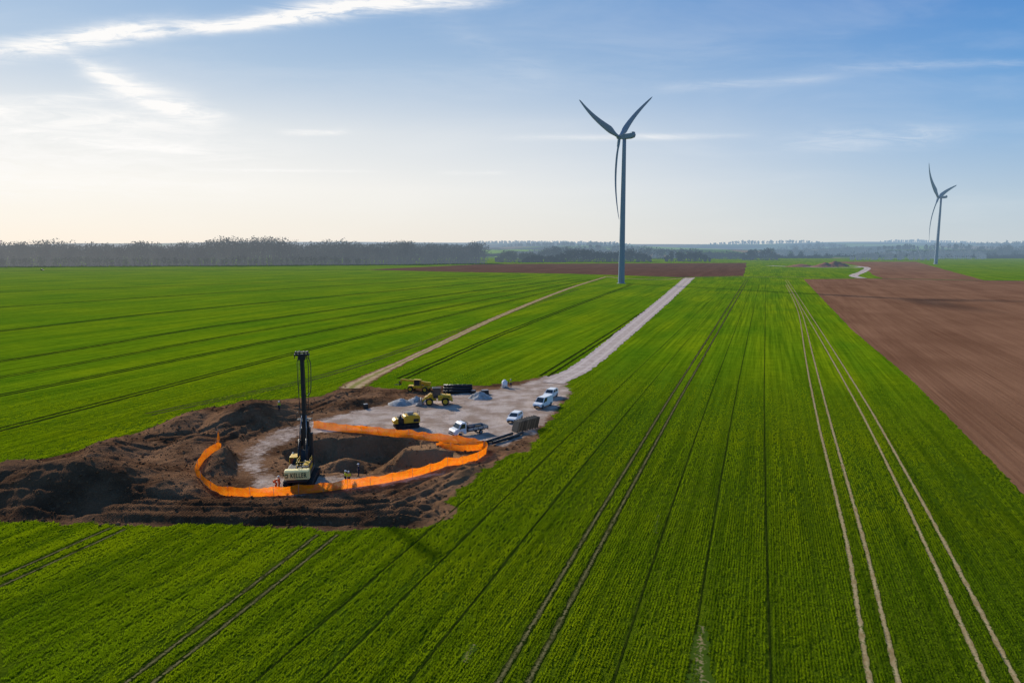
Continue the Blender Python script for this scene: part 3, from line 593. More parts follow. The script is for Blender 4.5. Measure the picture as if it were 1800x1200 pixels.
# dropside truck
def truck(loc,rz):
    root=thing("dropside_truck",loc,rz,"white dropside truck with an open flatbed parked on gravel","truck")
    def cabf(bm):
        prism(bm,[(.75,.45),(1.15,.45),(1.25,.75),(1.6,.95),(2.0,.95),(2.3,.75),(2.35,.45),(2.95,.5),(3.0,1.05),(2.75,1.3),(2.15,1.45),(1.75,2.15),(1.5,2.3),(.8,2.3),(.7,2.15)],-.98,.98,0,.06,lambda x,z:1-.12*max(0,(z-1.3)))
    mk("cab",cabf,[WHT],root)
    mk("windscreen",lambda bm:quad(bm,[(2.19,-.83,1.48),(2.19,.83,1.48),(1.84,.77,2.10),(1.84,-.77,2.10)]),[GLS],root)
    for s in (-1,1):
        mk("side_window",lambda bm: quad(bm,[(.95,s*.985,1.42),(1.95,s*.985,1.42),(1.6,s*.915,2.1),(.95,s*.915,2.1)]),[GLS],root)
        mk("headlight",lambda bm: bx(bm,(2.9,s*.72,1.02),(.16,.3,.2),0,None,.03),[LMP],root)
        mk("wing_mirror",lambda bm: bx(bm,(1.95,s*1.15,1.55),(.1,.2,.3),0,None,.03),[BLK],root)
        mk("tail_light",lambda bm: bx(bm,(-3.28,s*.8,.7),(.05,.3,.12)),[RED],root)
    mk("grille",lambda bm:bx(bm,(2.98,0,.9),(.06,1.0,.2)),[BLK],root); mk("bumper",lambda bm:bx(bm,(2.97,0,.55),(.1,1.8,.16)),[BLK],root)
    mk("chassis",lambda bm:(bx(bm,(-1.1,.4,.62),(3.9,.1,.18)),bx(bm,(-1.1,-.4,.62),(3.9,.1,.18)),bx(bm,(-1.1,0,.62),(.1,.8,.1))),[BLK],root)
    def bed(bm):
        bx(bm,(-1.4,0,.86),(3.8,2.1,.1),1)
        for s in (-1,1):
            bx(bm,(-1.4,s*1.05,1.10),(3.8,.04,.38)); 
            for k in range(5): bx(bm,(-3.2+k*.9,s*1.08,1.10),(.07,.04,.40),1)
        bx(bm,(-3.3,0,1.10),(.04,2.06,.38)); bx(bm,(.5,0,1.0),(.05,2.06,.3),1)
        for k in range(8): bx(bm,(.5,-1.0+k*.286,1.6),(.05,.05,1.3),1)
        bx(bm,(.5,0,2.25),(.07,2.06,.07),1)
    mk("flatbed",bed,[ALU,BLK],root)
    mk("cargo",lambda bm:bx(bm,(-.5,.2,1.15),(1.0,.9,.5),0,Euler((0,0,.2)),.04),[NVY],root)
    mk("cargo",lambda bm:bx(bm,(-2.2,-.3,1.02),(.9,.8,.24),0,Euler((0,0,-.3)),.04),[RUB],root)
    for s in (-1,1):
        for ax in (1.8,-2.0): add_wheel(root,ax,s*.85,.36,.24)
truck(on(-7.2,107.6),R(214))
# wheel loader
def loader(loc,rz):
    root=thing("wheel_loader",loc,rz,"yellow wheel loader with bucket lowered beside a gravel heap","wheel loader")
    mk("rear_frame",lambda bm:(prism(bm,[(-2.9,.8),(-.3,.8),(-.3,1.9),(-1.1,2.0),(-2.7,1.85),(-2.95,1.5)],-.75,.75,0,.08),bx(bm,(-2.95,0,.95),(.35,1.7,.6),0,None,.08)),[YEL],root)
    mk("engine_grille",lambda bm:bx(bm,(-2.96,0,1.5),(.06,1.1,.5)),[BLK],root); mk("exhaust",lambda bm:cy(bm,(-1.8,.3,1.9),(-1.8,.3,2.5),.06),[BLK],root)
    for s in (-1,1): mk("side_vent",lambda bm:bx(bm,(-1.9,s*.76,1.4),(1.2,.04,.5)),[BLK],root)
    mk("front_frame",lambda bm:(bx(bm,(.9,0,1.1),(1.8,.8,.6),0,None,.06),prism(bm,[(.5,1.2),(1.5,1.2),(1.2,2.1),(.8,2.1)],-.35,.35,0,.04)),[YEL],root)
    def cabf(bm):
        for x in (-.75,.55):
            for y in (-.65,.65): bx(bm,(x,y,2.45),(.09,.09,1.5))
        bx(bm,(-.1,0,3.22),(1.6,1.5,.14),0,None,.05); bx(bm,(-.1,0,1.6),(1.35,1.4,.5))
    cab=mk("cab",cabf,[BLK],root)
    mk("window",lambda bm:bx(bm,(-.1,0,2.5),(1.24,1.22,1.26)),[GLS],cab)
    def arms(bm):
        for s in (-.55,.55): prism(bm,[(.9,2.1),(1.1,2.25),(2.2,1.5),(2.9,.7),(2.8,.45),(2.0,1.2),(1.0,1.9)],s-.07,s+.07)
        bx(bm,(2.1,0,1.3),(.15,1.1,.15)); cy(bm,(1.1,0,1.9),(2.4,0,1.35),.08,None,10)
    mk("lift_arm",arms,[YEL],root)
    mk("bucket",lambda bm:(prism(bm,[(2.8,.1),(4.0,.08),(4.0,.14),(3.0,.22),(2.85,.6),(3.05,1.15),(3.0,1.2),(2.72,.7)],-1.3,1.3),prism(bm,[(2.8,.1),(4.0,.1),(3.5,.6),(3.05,1.15),(2.75,.7)],-1.32,-1.26),prism(bm,[(2.8,.1),(4.0,.1),(3.5,.6),(3.05,1.15),(2.75,.7)],1.26,1.32)),[GRY],root)
    for s in (-1,1):
        for ax in (-1.7,1.35): add_wheel(root,ax,s*.98,.72,.5,YEL)
        mk("fender",lambda bm:prism(bm,[(-2.5,1.3),(-2.2,1.6),(-1.2,1.6),(-.9,1.3),(-1.0,1.3),(-1.25,1.52),(-2.15,1.52),(-2.4,1.3)],s*.98-.28,s*.98+.28),[YEL],root)
        mk("work_lamp",lambda bm:bx(bm,(.72,s*.5,3.3),(.1,.2,.14),0,None,.02),[LMP],root)
loader(on(-14.6,129.2),R(186))
# telescopic handler
def handler(loc,rz):
    root=thing("telescopic_handler",loc,rz,"yellow telescopic handler with its long boom lowered on earth","telehandler")
    mk("chassis",lambda bm:(bx(bm,(0,0,.95),(4.6,1.3,.55),0,None,.06),prism(bm,[(-2.3,1.1),(.3,1.1),(.1,1.75),(-1.6,1.85),(-2.3,1.6)],-1.05,-.35,0,.06)),[YEL],root)
    def cabf(bm):
        for x in (-.6,.8):
            for y in (.35,1.05): bx(bm,(x,y,1.95),(.08,.08,1.3))
        bx(bm,(.1,.7,2.6),(1.55,.85,.1),0,None,.04); bx(bm,(.1,.7,1.15),(1.5,.8,.45),0,None,.04)
    cab=mk("cab",cabf,[YEL],root); mk("window",lambda bm:bx(bm,(.1,.7,1.98),(1.32,.62,1.12)),[GLS],cab)
    mk("boom",lambda bm:(bx(bm,(-.2,-.05,2.0),(4.8,.42,.46),0,Euler((0,-.10,0)),.04),bx(bm,(2.9,-.05,2.25),(2.2,.32,.36),0,Euler((0,-.10,0)),.03),bx(bm,(4.0,-.05,2.0),(.3,.4,.9),0,None,.04)),[YEL],root)
    mk("forks",lambda bm:(bx(bm,(4.2,0,1.6),(.1,1.3,.8)),bx(bm,(4.8,.4,1.22),(1.2,.12,.06)),bx(bm,(4.8,-.4,1.22),(1.2,.12,.06))),[BLK],root)
    mk("hydraulic_ram",lambda bm:cy(bm,(-1,-.05,1.3),(1.2,-.05,1.95),.09),[GRY],root)
    mk("engine_cover",lambda bm:bx(bm,(-.9,-1.0,1.4),(1.3,.2,.5),0,None,.05),[BLK],root)
    for s in (-1,1):
        for ax in (-1.6,1.6): add_wheel(root,ax,s*.98,.58,.42,YEL)
handler(on(-19.6,141.5),R(168))
# crawler mounted grout pump / power pack
def pump(loc,rz):
    root=thing("power_pack",loc,rz,"yellow crawler mounted pump unit with open engine bay on gravel","construction machine")
    mk("housing",lambda bm:(prism(bm,[(-2.2,.95),(.5,.95),(.5,2.05),(.2,2.2),(-1.9,2.2),(-2.2,1.95)],-.95,.95,0,.05),prism(bm,[(1.5,.95),(2.25,.95),(2.3,1.45),(1.9,1.75),(1.5,1.75)],-.85,.85,0,.05)),[YEL],root)
    mk("engine",lambda bm:(bx(bm,(1.0,0,1.35),(.95,1.3,.8),0,None,.06),cy(bm,(1.0,.3,1.7),(1.0,.3,2.35),.10),cy(bm,(.8,-.5,1.75),(1.35,-.5,1.75),.2),bx(bm,(1.1,.1,1.85),(.5,.4,.25))),[BLK],root)
    mk("hopper",lambda bm:(prism(bm,[(-1.0,2.2),(-.2,2.2),(0,2.6),(-1.2,2.6)],-.5,.5)),[GRY],root)
    for s in (-1,1):
        mk("vent",lambda bm:(bx(bm,(-1.5,s*.965,1.35),(.9,.05,.5)),[bx(bm,(-1.5,s*.99,1.16+j*.1),(.85,.03,.03)) for j in range(5)]),[BLK],root)
        mk("access_door",lambda bm:bx(bm,(-.35,s*.965,1.55),(.9,.03,.85),0,None,.01),[YEL],root)
        def tr(bm):
            L_=1.7; r=.36
            prof=[(L_+math.cos(a)*r,r+math.sin(a)*r) for a in [(-.5+k/8)*math.pi for k in range(9)]]+[(-L_+math.cos(a)*r,r+math.sin(a)*r) for a in [(.5+k/8)*math.pi for k in range(9)]]
            prism(bm,prof,s*.85-.2,s*.85+.2)
            for k in range(16): bx(bm,(-L_+k*2*L_/15,s*.85,2*r+.02),(.1,.42,.05)); bx(bm,(-L_+k*2*L_/15,s*.85,.02),(.1,.42,.05))
        mk("crawler_track",tr,[RUB],root)
    mk("chassis",lambda bm:bx(bm,(0,0,.75),(4.2,1.2,.35)),[BLK],root)
    def rail(bm):
        for x in (-2.1,.4):
            for y in (-.85,.85): cy(bm,(x,y,2.1),(x,y,2.75),.025,None,6)
        for y in (-.85,.85): cy(bm,(-2.1,y,2.75),(.4,y,2.75),.025,None,6)
        for x in (-2.1,.4): cy(bm,(x,-.85,2.75),(x,.85,2.75),.025,None,6)
    mk("handrail",rail,[BLK],root)
pump(on(-17.8,112),R(200))
# ------------------------------------------------------------------ drilling rig
def rig(loc,rz):
    root=thing("drilling_rig",loc,rz,"tall black crawler drilling rig with pale yellow counterweight beside the pit","drilling rig")
    for s in (-1,1):
        def tr(bm):
            L_=2.5; r=.48; n=44
            per=4*L_+2*math.pi*r
            for k in range(n):
                d_=k*per/n
                if d_<2*L_: p_=(-L_+d_,2*r,0)
                elif d_<2*L_+math.pi*r: a=(d_-2*L_)/r; p_=(L_+math.sin(a)*r,r+math.cos(a)*r,-a)
                elif d_<4*L_+math.pi*r: p_=(L_-(d_-2*L_-math.pi*r),0,math.pi)
                else: a=(d_-4*L_-math.pi*r)/r; p_=(-L_-math.sin(a)*r,r-math.cos(a)*r,math.pi-a)
                bx(bm,(p_[0],s*1.45,max(.03,p_[1])),(.2,.72,.07),0,Euler((0,-p_[2],0)))
            bx(bm,(0,s*1.45,r),(4.9,.42,.55),1,None,.05)
            for k in range(6): cy(bm,(-2.1+k*.84,s*1.2,.3),(-2.1+k*.84,s*1.7,.3),.2,None,12,1)
            for x in (-L_,L_): cy(bm,(x,s*1.15,r),(x,s*1.75,r),r*.85,None,16,1)
        mk("crawler_track",tr,[RUB,BLK],root)
    mk("undercarriage",lambda bm:(bx(bm,(0,0,.75),(2.6,2.3,.4),0,None,.05),cy(bm,(0,0,.9),(0,0,1.25),.9,None,24)),[BLK],root)
    mk("upper_structure",lambda bm:(bx(bm,(-.4,0,1.4),(4.8,2.7,.3),0,None,.05),bx(bm,(-.9,-.85,2.1),(2.9,.95,1.15),0,None,.07),bx(bm,(-1.2,.75,2.0),(2.2,1.1,.95),0,None,.07),bx(bm,(-.9,0,1.95),(2.6,.7,.8),0),
        bx(bm,(-.9,-1.33,2.2),(2.4,.04,.5),1),bx(bm,(-1.2,1.31,2.1),(1.8,.04,.5),1),bx(bm,(-.9,-.85,2.69),(1.6,.6,.04),1)),[BLK,YEL],root)
    cw=mk("counterweight",lambda bm:(prism(bm,[(-3.3,1.35),(-2.5,1.35),(-2.5,2.55),(-3.2,2.55),(-3.45,2.43),(-3.45,1.44)],-1.5,1.5,0,.06),bx(bm,(-3.0,0,1.2),(.8,2.5,.26),1)),[CRM,BLK],root)
    cu=bpy.data.curves.new("lettering","FONT"); cu.body="KELLER"; cu.size=.86; cu.extrude=.01; cu.offset=.006; cu.space_character=1.1; cu.align_x='CENTER'; cu.align_y='CENTER'
    to=bpy.data.objects.new("tmp",cu); scene.collection.objects.link(to); dg=bpy.context.evaluated_depsgraph_get(); me=bpy.data.meshes.new_from_object(to.evaluated_get(dg)); bpy.data.objects.remove(to)
    me.materials.clear(); me.materials.append(INK); lo=bpy.data.objects.new("lettering",me); link(lo,cw); lo.location=(-3.475,-.22,1.93); lo.rotation_euler=(R(90),0,R(-90)); lo.scale=(.66,1,1)
    mk("emblem",lambda bm:(prism(bm,[(-3.50,1.69),(-3.46,1.69),(-3.46,2.17),(-3.50,2.17)],1.02,1.42,0),bx(bm,(-3.505,1.22,1.93),(.03,.36,.08),1,Euler((R(45),0,0))),bx(bm,(-3.508,1.22,1.93),(.03,.36,.08),1,Euler((R(-45),0,0)))),[INK,CRM],cw)
    def cabf(bm):
        bx(bm,(1.1,1.05,1.75),(1.7,1.0,.45),0,None,.05); bx(bm,(1.1,1.05,3.12),(1.7,1.0,.12),0,None,.04)
        for x in (.3,1.9):
            for y in (.6,1.5): bx(bm,(x,y,2.5),(.08,.08,1.2))
    cab=mk("cab",cabf,[YEL],root); mk("window",lambda bm:bx(bm,(1.1,1.05,2.5),(1.54,.86,1.1)),[GLS],cab)
    def rail(bm):
        for z in (2.95,3.3):
            for y in (-1.3,.2): cy(bm,(-2.3,y,z),(.3,y,z),.025,None,6)
            cy(bm,(-2.3,-1.3,z),(-2.3,.2,z),.025,None,6)
        for x in (-2.3,-1,.3):
            for y in (-1.3,.2): cy(bm,(x,y,2.5),(x,y,3.3),.025,None,6)
    mk("handrail",rail,[YEL],root)
    mx_=3.3
    def mast(bm):
        bx(bm,(mx_,0,9.3),(.42,.46,15.6),0,None,.03)
        for s in (-1,1): bx(bm,(mx_+.28,s*.24,9.0),(.07,.07,15.0))
        for k in range(22): bx(bm,(mx_+.28,0,1.9+k*.68),(.06,.5,.05))
        bx(bm,(mx_-.1,0,1.2),(.9,.9,.8),0,None,.05); bx(bm,(mx_-.2,0,.45),(.7,.6,.8),0,None,.05)
    mast_o=mk("mast",mast,[BLK],root); mast_o.scale=(1,1,.94)
    def head(bm):
        bx(bm,(mx_+.1,0,17.1),(.9,1.9,.22),0,None,.03); bx(bm,(mx_,0,16.7),(.6,.9,.6),0,None,.03); bx(bm,(mx_+.1,0,17.45),(.6,1.7,.16)); 
        for s in (-.75,-.3,.3,.75): cy(bm,(mx_+.2,s-.05,17.3),(mx_+.2,s+.05,17.3),.34,None,16)
        for s in (-.9,.9): bx(bm,(mx_,s,16.85),(.12,.08,.5))
    mk("mast_head",head,[BLK],mast_o)
    def drive(bm):
        bx(bm,(mx_+.75,0,5.2),(.9,1.2,2.6),0,None,.06); bx(bm,(mx_+.75,0,7.0),(.7,.9,1.0),0,None,.05); cy(bm,(mx_+.8,0,.3),(mx_+.8,0,4.2),.32,.28,16)
        cy(bm,(mx_+.8,0,7.5),(mx_+.8,0,11.0),.13,.1,12); bx(bm,(mx_,-.75,3.6),(.6,.5,4.6),0,None,.04); bx(bm,(mx_-.1,.72,3.2),(.5,.42,3.4),0,None,.04)
        bx(bm,(mx_+.3,0,7.85),(1.1,1.9,.07)); 
        for y in (-.95,.95):
            for x in (mx_-.2,mx_+.8): cy(bm,(x,y,7.85),(x,y,8.8),.03,None,6)
            cy(bm,(mx_-.2,y,8.8),(mx_+.8,y,8.8),.03,None,6)
    mk("rotary_drive",drive,[BLK],mast_o)
    for hi_,(y0,yo,zb,rr) in enumerate(((-.55,-1.05,11.2,.055),(-.45,-.75,9.0,.045),(.4,.62,7.6,.04))):
        def hose(bm):
            P=[(mx_+.2,y0,16.9),(mx_+.1,yo,16.0),(mx_,yo*1.02,14),(mx_,yo*.95,12.3),(mx_,yo*.75,zb+.3),(mx_,y0*.6,zb),(mx_+.2,y0*.4,zb+.8)]
            L_=[Vector(p_) for p_ in P]; S=[]
            L_=[L_[0]]+L_+[L_[-1]]
            for i in range(1,len(L_)-2):
                for k in range(5):
                    t=k/5; a,b,c,d_=L_[i-1:i+3]; S.append(.5*((2*b)+(c-a)*t+(2*a-5*b+4*c-d_)*t*t+(3*b-a-3*c+d_)*t**3))
            for i in range(len(S)-1): cy(bm,S[i],S[i+1],rr,None,6)
        mk("hose",hose,[BLK],mast_o)
    for y in (-.12,.12): mk("cable",lambda bm:cy(bm,(mx_+.55,y,8.6),(mx_+.5,y,17.2),.02,None,5),[BLK],mast_o)
    mk("cable",lambda bm:cy(bm,(mx_-.4,.3,17.2),(-.6,.1,2.6),.02,None,5),[BLK],mast_o)
    for s in (-.55,.55): mk("backstay_ram",lambda bm:(cy(bm,(.3,s,2.0),(1.9,s*.8,5.2),.13,None,12),cy(bm,(1.9,s*.8,5.2),(mx_-.2,s*.5,8.0),.075,None,10,1)),[BLK,GRY],root)
    mk("mast_cradle",lambda bm:prism(bm,[(1.3,1.3),(2.4,1.3),(3.1,2.0),(3.1,3.4),(2.6,3.4),(1.6,2.2)],-.45,.45,0,.04),[BLK],root)
    for y in (1.4,.7): mk("work_lamp",lambda bm:bx(bm,(1.95,y,3.25),(.12,.2,.15)),[LMP],root)
rig(on(-27.2,85.2),R(97))
# ------------------------------------------------------------------ wind turbines
def turbine(loc,hub,R_,face,angles,label,tr=2.6,cs=1.0):
    root=thing("wind_turbine",loc,0,label,"wind turbine","wind turbines standing in the fields")
    def tw(bm):
        n=32; seg=14
        rings=[]
        for k in range(seg+1):
            z=(hub-1.8)*k/seg; r=tr+(1.5-tr)*(k/seg)**.9; rings.append([bm.verts.new((r*math.cos(a*2*math.pi/n),r*math.sin(a*2*math.pi/n),z)) for a in range(n)])
        for k in range(seg):
            for a in range(n): f=bm.faces.new((rings[k][a],rings[k][(a+1)%n],rings[k+1][(a+1)%n],rings[k+1][a])); f.smooth=True
        bm.faces.new(rings[-1])
    tow=mk("tower",tw,[TURB],root); mk("foundation",lambda bm:cy(bm,(0,0,-.4),(0,0,.25),tr+1.2,tr+1.0,32),[CONC],root)
    mk("door",lambda bm:bx(bm,(0,-tr+.02,3.0),(1.0,.12,2.3),0,None,.05),[GRY],tow)
    def nac(bm):
        prism(bm,[(2.4,-1.9),(2.9,-1.2),(2.9,1.3),(2.2,1.9),(-7.5,2.2),(-9.2,1.9),(-9.6,.6),(-8.8,-1.3),(-5.5,-2.0)],-1.9,1.9,0,.45)
        bx(bm,(-8.2,0,2.6),(1.6,3.2,1.0),0,None,.2); cy(bm,(-6,0,2),(-6,0,3.6),.06,None,6); cy(bm,(-6,.8,2),(-6,.8,3.2),.06,None,6)
    mk("nacelle",nac,[TURB],root,(0,0,hub),(0,0,face))
    def hubf(bm):
        cy(bm,(2.9,0,0),(6.0,0,0),1.75,1.7,24); cy(bm,(6.0,0,0),(7.0,0,0),1.7,.9,24); cy(bm,(7.0,0,0),(7.3,0,0),.9,.2,24)
    hb=mk("rotor_hub",hubf,[TURB],root,(0,0,hub),(0,0,face))
    for an in angles:
        def bl(bm):
            N=26; M_=14; rings=[]
            for k in range(N+1):
                t=k/N; z=1.2+(R_-1.2)*t
                if t<.04: ch=2.6; tk=2.6
                else:
                    g=min(1,(t-.04)/.16); ch=2.6+(5.6-2.6)*(g*g*(3-2*g)) if t<.2 else 5.6*(1-(t-.2)/.8)**.85*.84+5.6*.16*(1 if t<.97 else .4)
                    tk=2.6+(1.2-2.6)*(g*g*(3-2*g)) if t<.2 else max(.15,1.2*(1-(t-.2)/.8)**1.1)
                ch*=cs; tk*=cs
                tw_=R(16)*(1-t)**2.0+R(6); bend=R_*.040*math.sin(math.pi*min(1,t*.95))-R_*.036*t**2.2
                ring=[]
                for j in range(M_):
                    a=j*2*math.pi/M_; cyy=math.cos(a)*ch*.5-(ch-2.6)*.22*(1 if t>.04 else 0); cxx=math.sin(a)*tk*.5*(1 if t<.08 else (.75+.25*math.cos(a)))
                    yy_=cyy*math.cos(tw_)-cxx*math.sin(tw_); xx=cyy*math.sin(tw_)+cxx*math.cos(tw_); ring.append(bm.verts.new((xx+bend,yy_,z)))
                rings.append(ring)
            for k in range(N):
                for j in range(M_): f=bm.faces.new((rings[k][j],rings[k][(j+1)%M_],rings[k+1][(j+1)%M_],rings[k+1][j])); f.smooth=True
            bm.faces.new(rings[-1]); bm.faces.new(rings[0][::-1]); bmesh.ops.recalc_face_normals(bm,faces=bm.faces)
        mk("blade",bl,[TURB],hb,(4.9,0,0),(R(an),0,0))
    return root
turbine((92.3,578.1,0),120,67,math.atan2(.62,-.785),(-73,53,181),"grey three-bladed wind turbine on a grass pad beside a farm track",2.75)
turbine((771,1250,0),119,84,math.atan2(.77,-.64),(-48,72,203),"grey three-bladed wind turbine standing beyond a ploughed field",3.0,1.5)
# ------------------------------------------------------------------ orange safety fence
om,nt=newmat("orange_netting"); tcn=nt.pos(); n_=nt.noise(tcn,2.0,3,.6)
c=nt.mix(nt.ramp(n_,.3,.7),(1.0,0.19,0.004),(1.0,0.30,0.010)); tb=nt.new('ShaderNodeBsdfTranslucent'); nt.link(c,tb.inputs[0]); ms=nt.new('ShaderNodeMixShader'); ms.inputs[0].default_value=.6
nt.link(bsdf(nt,c,.7,.05),ms.inputs[1]); nt.link(tb.outputs[0],ms.inputs[2])
cu_=nt.attr('along'); cv=nt.attr('up')
hole=nt.m('MULTIPLY',nt.m('GREATER_THAN',nt.m('FRACT',nt.m('MULTIPLY',cu_,10.0)),.55),nt.m('GREATER_THAN',nt.m('FRACT',nt.m('MULTIPLY',cv,9.0)),.55))
tp=nt.new('ShaderNodeBsdfTransparent'); m2=nt.new('ShaderNodeMixShader'); nt.link(nt.m('MULTIPLY',hole,.8),m2.inputs[0]); nt.link(ms.outputs[0],m2.inputs[1]); nt.link(tp.outputs[0],m2.inputs[2]); out(nt,m2.outputs[0])
def fence(pts,hgt,label,seed=1,zfun=H,group="orange safety fences around the pit"):
    r=random.Random(seed); x0,y0=pts[0]; root=thing("safety_fence",(x0,y0,0),0,label,"fence",group)
    L=smoothline(pts,.35); n=len(L); V=[];U=[];W_=[];acc=0; K=6; posts=[]; nextp=0
    for i,p_ in enumerate(L):
        if i: acc+=(p_-L[i-1]).length
        t=(L[min(i+1,n-1)]-L[max(i-1,0)]).normalized(); nn=Vector((-t.y,t.x)); z=zfun(p_.x,p_.y)
        if acc>=nextp: posts.append((p_.x,p_.y,z)); nextp=acc+2.6
        ph=(acc-(nextp-2.6))/2.6; sag=math.sin(math.pi*min(1,ph))*.16; top=hgt-sag+r.uniform(-.03,.03); bulge=math.sin(acc*1.7+seed)*.06+math.sin(acc*.6)*.10
        for k in range(K+1):
            u=k/K; o_=nn*(bulge*math.sin(u*math.pi)+.08*u*math.sin(acc*.9)+.25*(1-u)**3); V.append((p_.x+o_.x-x0,p_.y+o_.y-y0,z+.02+top*u)); U.append(acc); W_.append(u)
    F=[(i*(K+1)+k,(i+1)*(K+1)+k,(i+1)*(K+1)+k+1,i*(K+1)+k+1) for i in range(n-1) for k in range(K)]
    o=mesh_np("netting",V,F,om,root,True); setattr_np(o.data,'along',np.array(U)); setattr_np(o.data,'up',np.array(W_))
    for (px,py,pz) in posts[:95]:
        mk("post",lambda bm:cy(bm,(0,0,-.2),(r.uniform(-.06,.06),r.uniform(-.06,.06),hgt+.12),.025,.02,6),[GRY],root,(px-x0,py-y0,pz))
FEN=[(-46.0,103.8),(-44.0,99),(-41.9,95.0),(-42.2,89.5),(-41.0,85.3),(-37.2,81.0),(-32.4,79.4),(-26.5,80.2),(-20.0,82.6),(-14.8,85.3),(-9.4,90.0),(-4.6,94.6),(-3.6,98.0),(-5.4,101.0),(-12.3,104.0),(-19.8,107.2),(-27.6,109.4),(-33.4,112)]
fence(FEN,1.3,"orange plastic mesh safety fence looping around the excavation pit",1)
fence([(-4.3,99.8),(-7.2,98.4),(-11.5,100.2)],1.0,"short orange mesh fence run at the pit corner",5)
# ------------------------------------------------------------------ heaps, pipes, plates
def heapmat(name,c1,c2):
    m,nt=newmat(name); a=nt.noise(nt.pos(),1.2,4,.7); b=nt.noise(nt.pos(),9,3,.7); out(nt,bsdf(nt,nt.mix(nt.ramp(a,.35,.65),c1,c2),.95,.0,nt.bump(b,.8,.1)),True); return m
gh=heapmat("pale_gravel",(.30,.28,.26),(.50,.48,.45)); eh=heapmat("red_earth",(.20,.085,.05),(.32,.15,.09))
def heap(name,x,y,rx,ry,h,mat,label,seed,cat="heap",an=0):
    n=40; g=np.linspace(-1.15,1.15,n); a,b=np.meshgrid(g,g); a,b=a.ravel(),b.ravel(); r=np.sqrt(a*a+b*b)+fbm(a*1.5+seed,b*1.5,seed)*.6
    z=h*np.maximum(1-r,-.08); z=z-fbm(a*6,b*6,seed)*.2*h*(r<1)
    idx=np.arange(n*n).reshape(n,n); F=np.stack([idx[:-1,:-1].ravel(),idx[:-1,1:].ravel(),idx[1:,1:].ravel(),idx[1:,:-1].ravel()],1)
    o=mesh_np(name,np.stack([a*rx,b*ry,z],1),F,mat,smooth=True); o.location=(x,y,H(x,y)-.02 if y<200 else 0); o.rotation_euler=(0,0,an); o["label"]=label; o["category"]=cat
heap("gravel_heap",-21.5,129.5,2.6,2.0,1.3,gh,"pale grey crushed gravel heap beside the wheel loader",1)
heap("gravel_heap",-18.8,131.2,2.2,1.8,1.1,gh,"low pale gravel heap next to the loader bucket",2)
heap("gravel_heap",-6.4,134.6,2.3,1.9,1.4,gh,"small grey gravel heap on the pad near black pipes",3)
heap("earth_mound",515,1095,26,20,8,eh,"reddish earth mound at a distant second excavation",4,"mound")
heap("earth_mound",492,1080,20,16,7,eh,"uneven red earth heap at a distant second excavation",14,"mound")
heap("earth_mound",455,1080,26,18,5,eh,"low red earth bank beside a distant gravel road",6,"mound")
heap("earth_mound",478,1062,18,12,4,eh,"small red earth heap at a distant second excavation",8,"mound")
def pipef(L_,r,bands=4):
    def f(bm):
        n=18
        outer=[[bm.verts.new((x,r*math.cos(k*2*math.pi/n),r+r*math.sin(k*2*math.pi/n))) for k in range(n)] for x in (-L_/2,L_/2)]
        inner=[[bm.verts.new((x,r*.85*math.cos(k*2*math.pi/n),r+r*.85*math.sin(k*2*math.pi/n))) for k in range(n)] for x in (-L_/2,L_/2)]
        for k in range(n):
            j=(k+1)%n
            for q4 in ((outer[0][k],outer[0][j],outer[1][j],outer[1][k]),(inner[1][k],inner[1][j],inner[0][j],inner[0][k]),(outer[0][k],inner[0][k],inner[0][j],outer[0][j]),(outer[1][j],inner[1][j],inner[1][k],outer[1][k])): bm.faces.new(q4).smooth=True
        for b in range(bands):
            x=-L_/2+.1+(L_-.2)*b/(bands-1)
            if 0<b<bands-1: cy(bm,(x-.05,0,r),(x+.05,0,r),r*1.04,None,18)
        bmesh.ops.recalc_face_normals(bm,faces=bm.faces)
    return f
def pipe(loc,rz,L_,r,label,group,bands=4):
    o=mk("steel_pipe",pipef(L_,r,bands),[BLK],None,loc,(0,0,rz)); o["label"]=label; o["category"]="pipe"; o["group"]=group
gx0,gy0=-11.3,140.2
for i,(dy,dz) in enumerate(((-.62,0),(0,0),(.62,0),(-.31,.53),(.31,.53),(0,1.06))):
    pipe((gx0,gy0+dy,H(gx0,gy0)+dz),R(2),6.0,.30,"black pipe stacked in a bundle on the gravel","black pipes stacked in a bundle",7)
pipe(on(-2.2,104.6,.05),R(50),7.0,.22,"long black casing pipe lying on the gravel","casing pipes lying on the pad",5)
pipe(on(-0.9,104.2,.05),R(47),6.0,.22,"long black casing pipe lying on the gravel","casing pipes lying on the pad",5)
pipe(on(-3.9,103.0,.05),R(20),3.2,.18,"short black pipe lying across the pad edge","casing pipes lying on the pad",3)
pipe(on(0.6,106.2,.05),R(60),4.5,.2,"long black casing pipe lying on the gravel","casing pipes lying on the pad",4)
for k in range(9):  # row of dark ribbed steel plates, leaning
    x=.4+k*.42; y=109.3+k*.38
    def pl(bm):
        bx(bm,(0,0,.95),(.10,1.7,1.9),0,None,.02)
        for j in range(4): bx(bm,(.08,-.7+j*.47,.95),(.07,.07,1.85))
        for z in (.15,1.75): bx(bm,(.08,0,z),(.07,1.65,.07))
    o=mk("steel_plate",pl,[BLK],None,on(x,y),(0,R(16),R(35+random.uniform(-5,5)))); o["label"]="dark steel plate leaning in a tight row"; o["category"]="steel plate"; o["group"]="steel plates leaning in a row"
root=thing("water_tank",on(-1.6,145.2),R(20),"upright white plastic tank with rounded top at the crop edge","tank")
mk("shell",lambda bm:(cy(bm,(0,0,.1),(0,0,1.35),.62,.6,24),cy(bm,(0,0,1.35),(0,0,1.62),.6,.25,24),cy(bm,(0,0,1.62),(0,0,1.72),.18,.18,16)),[WHT],root); mk("base",lambda bm:bx(bm,(0,0,.06),(1.5,1.4,.12)),[GRY],root)
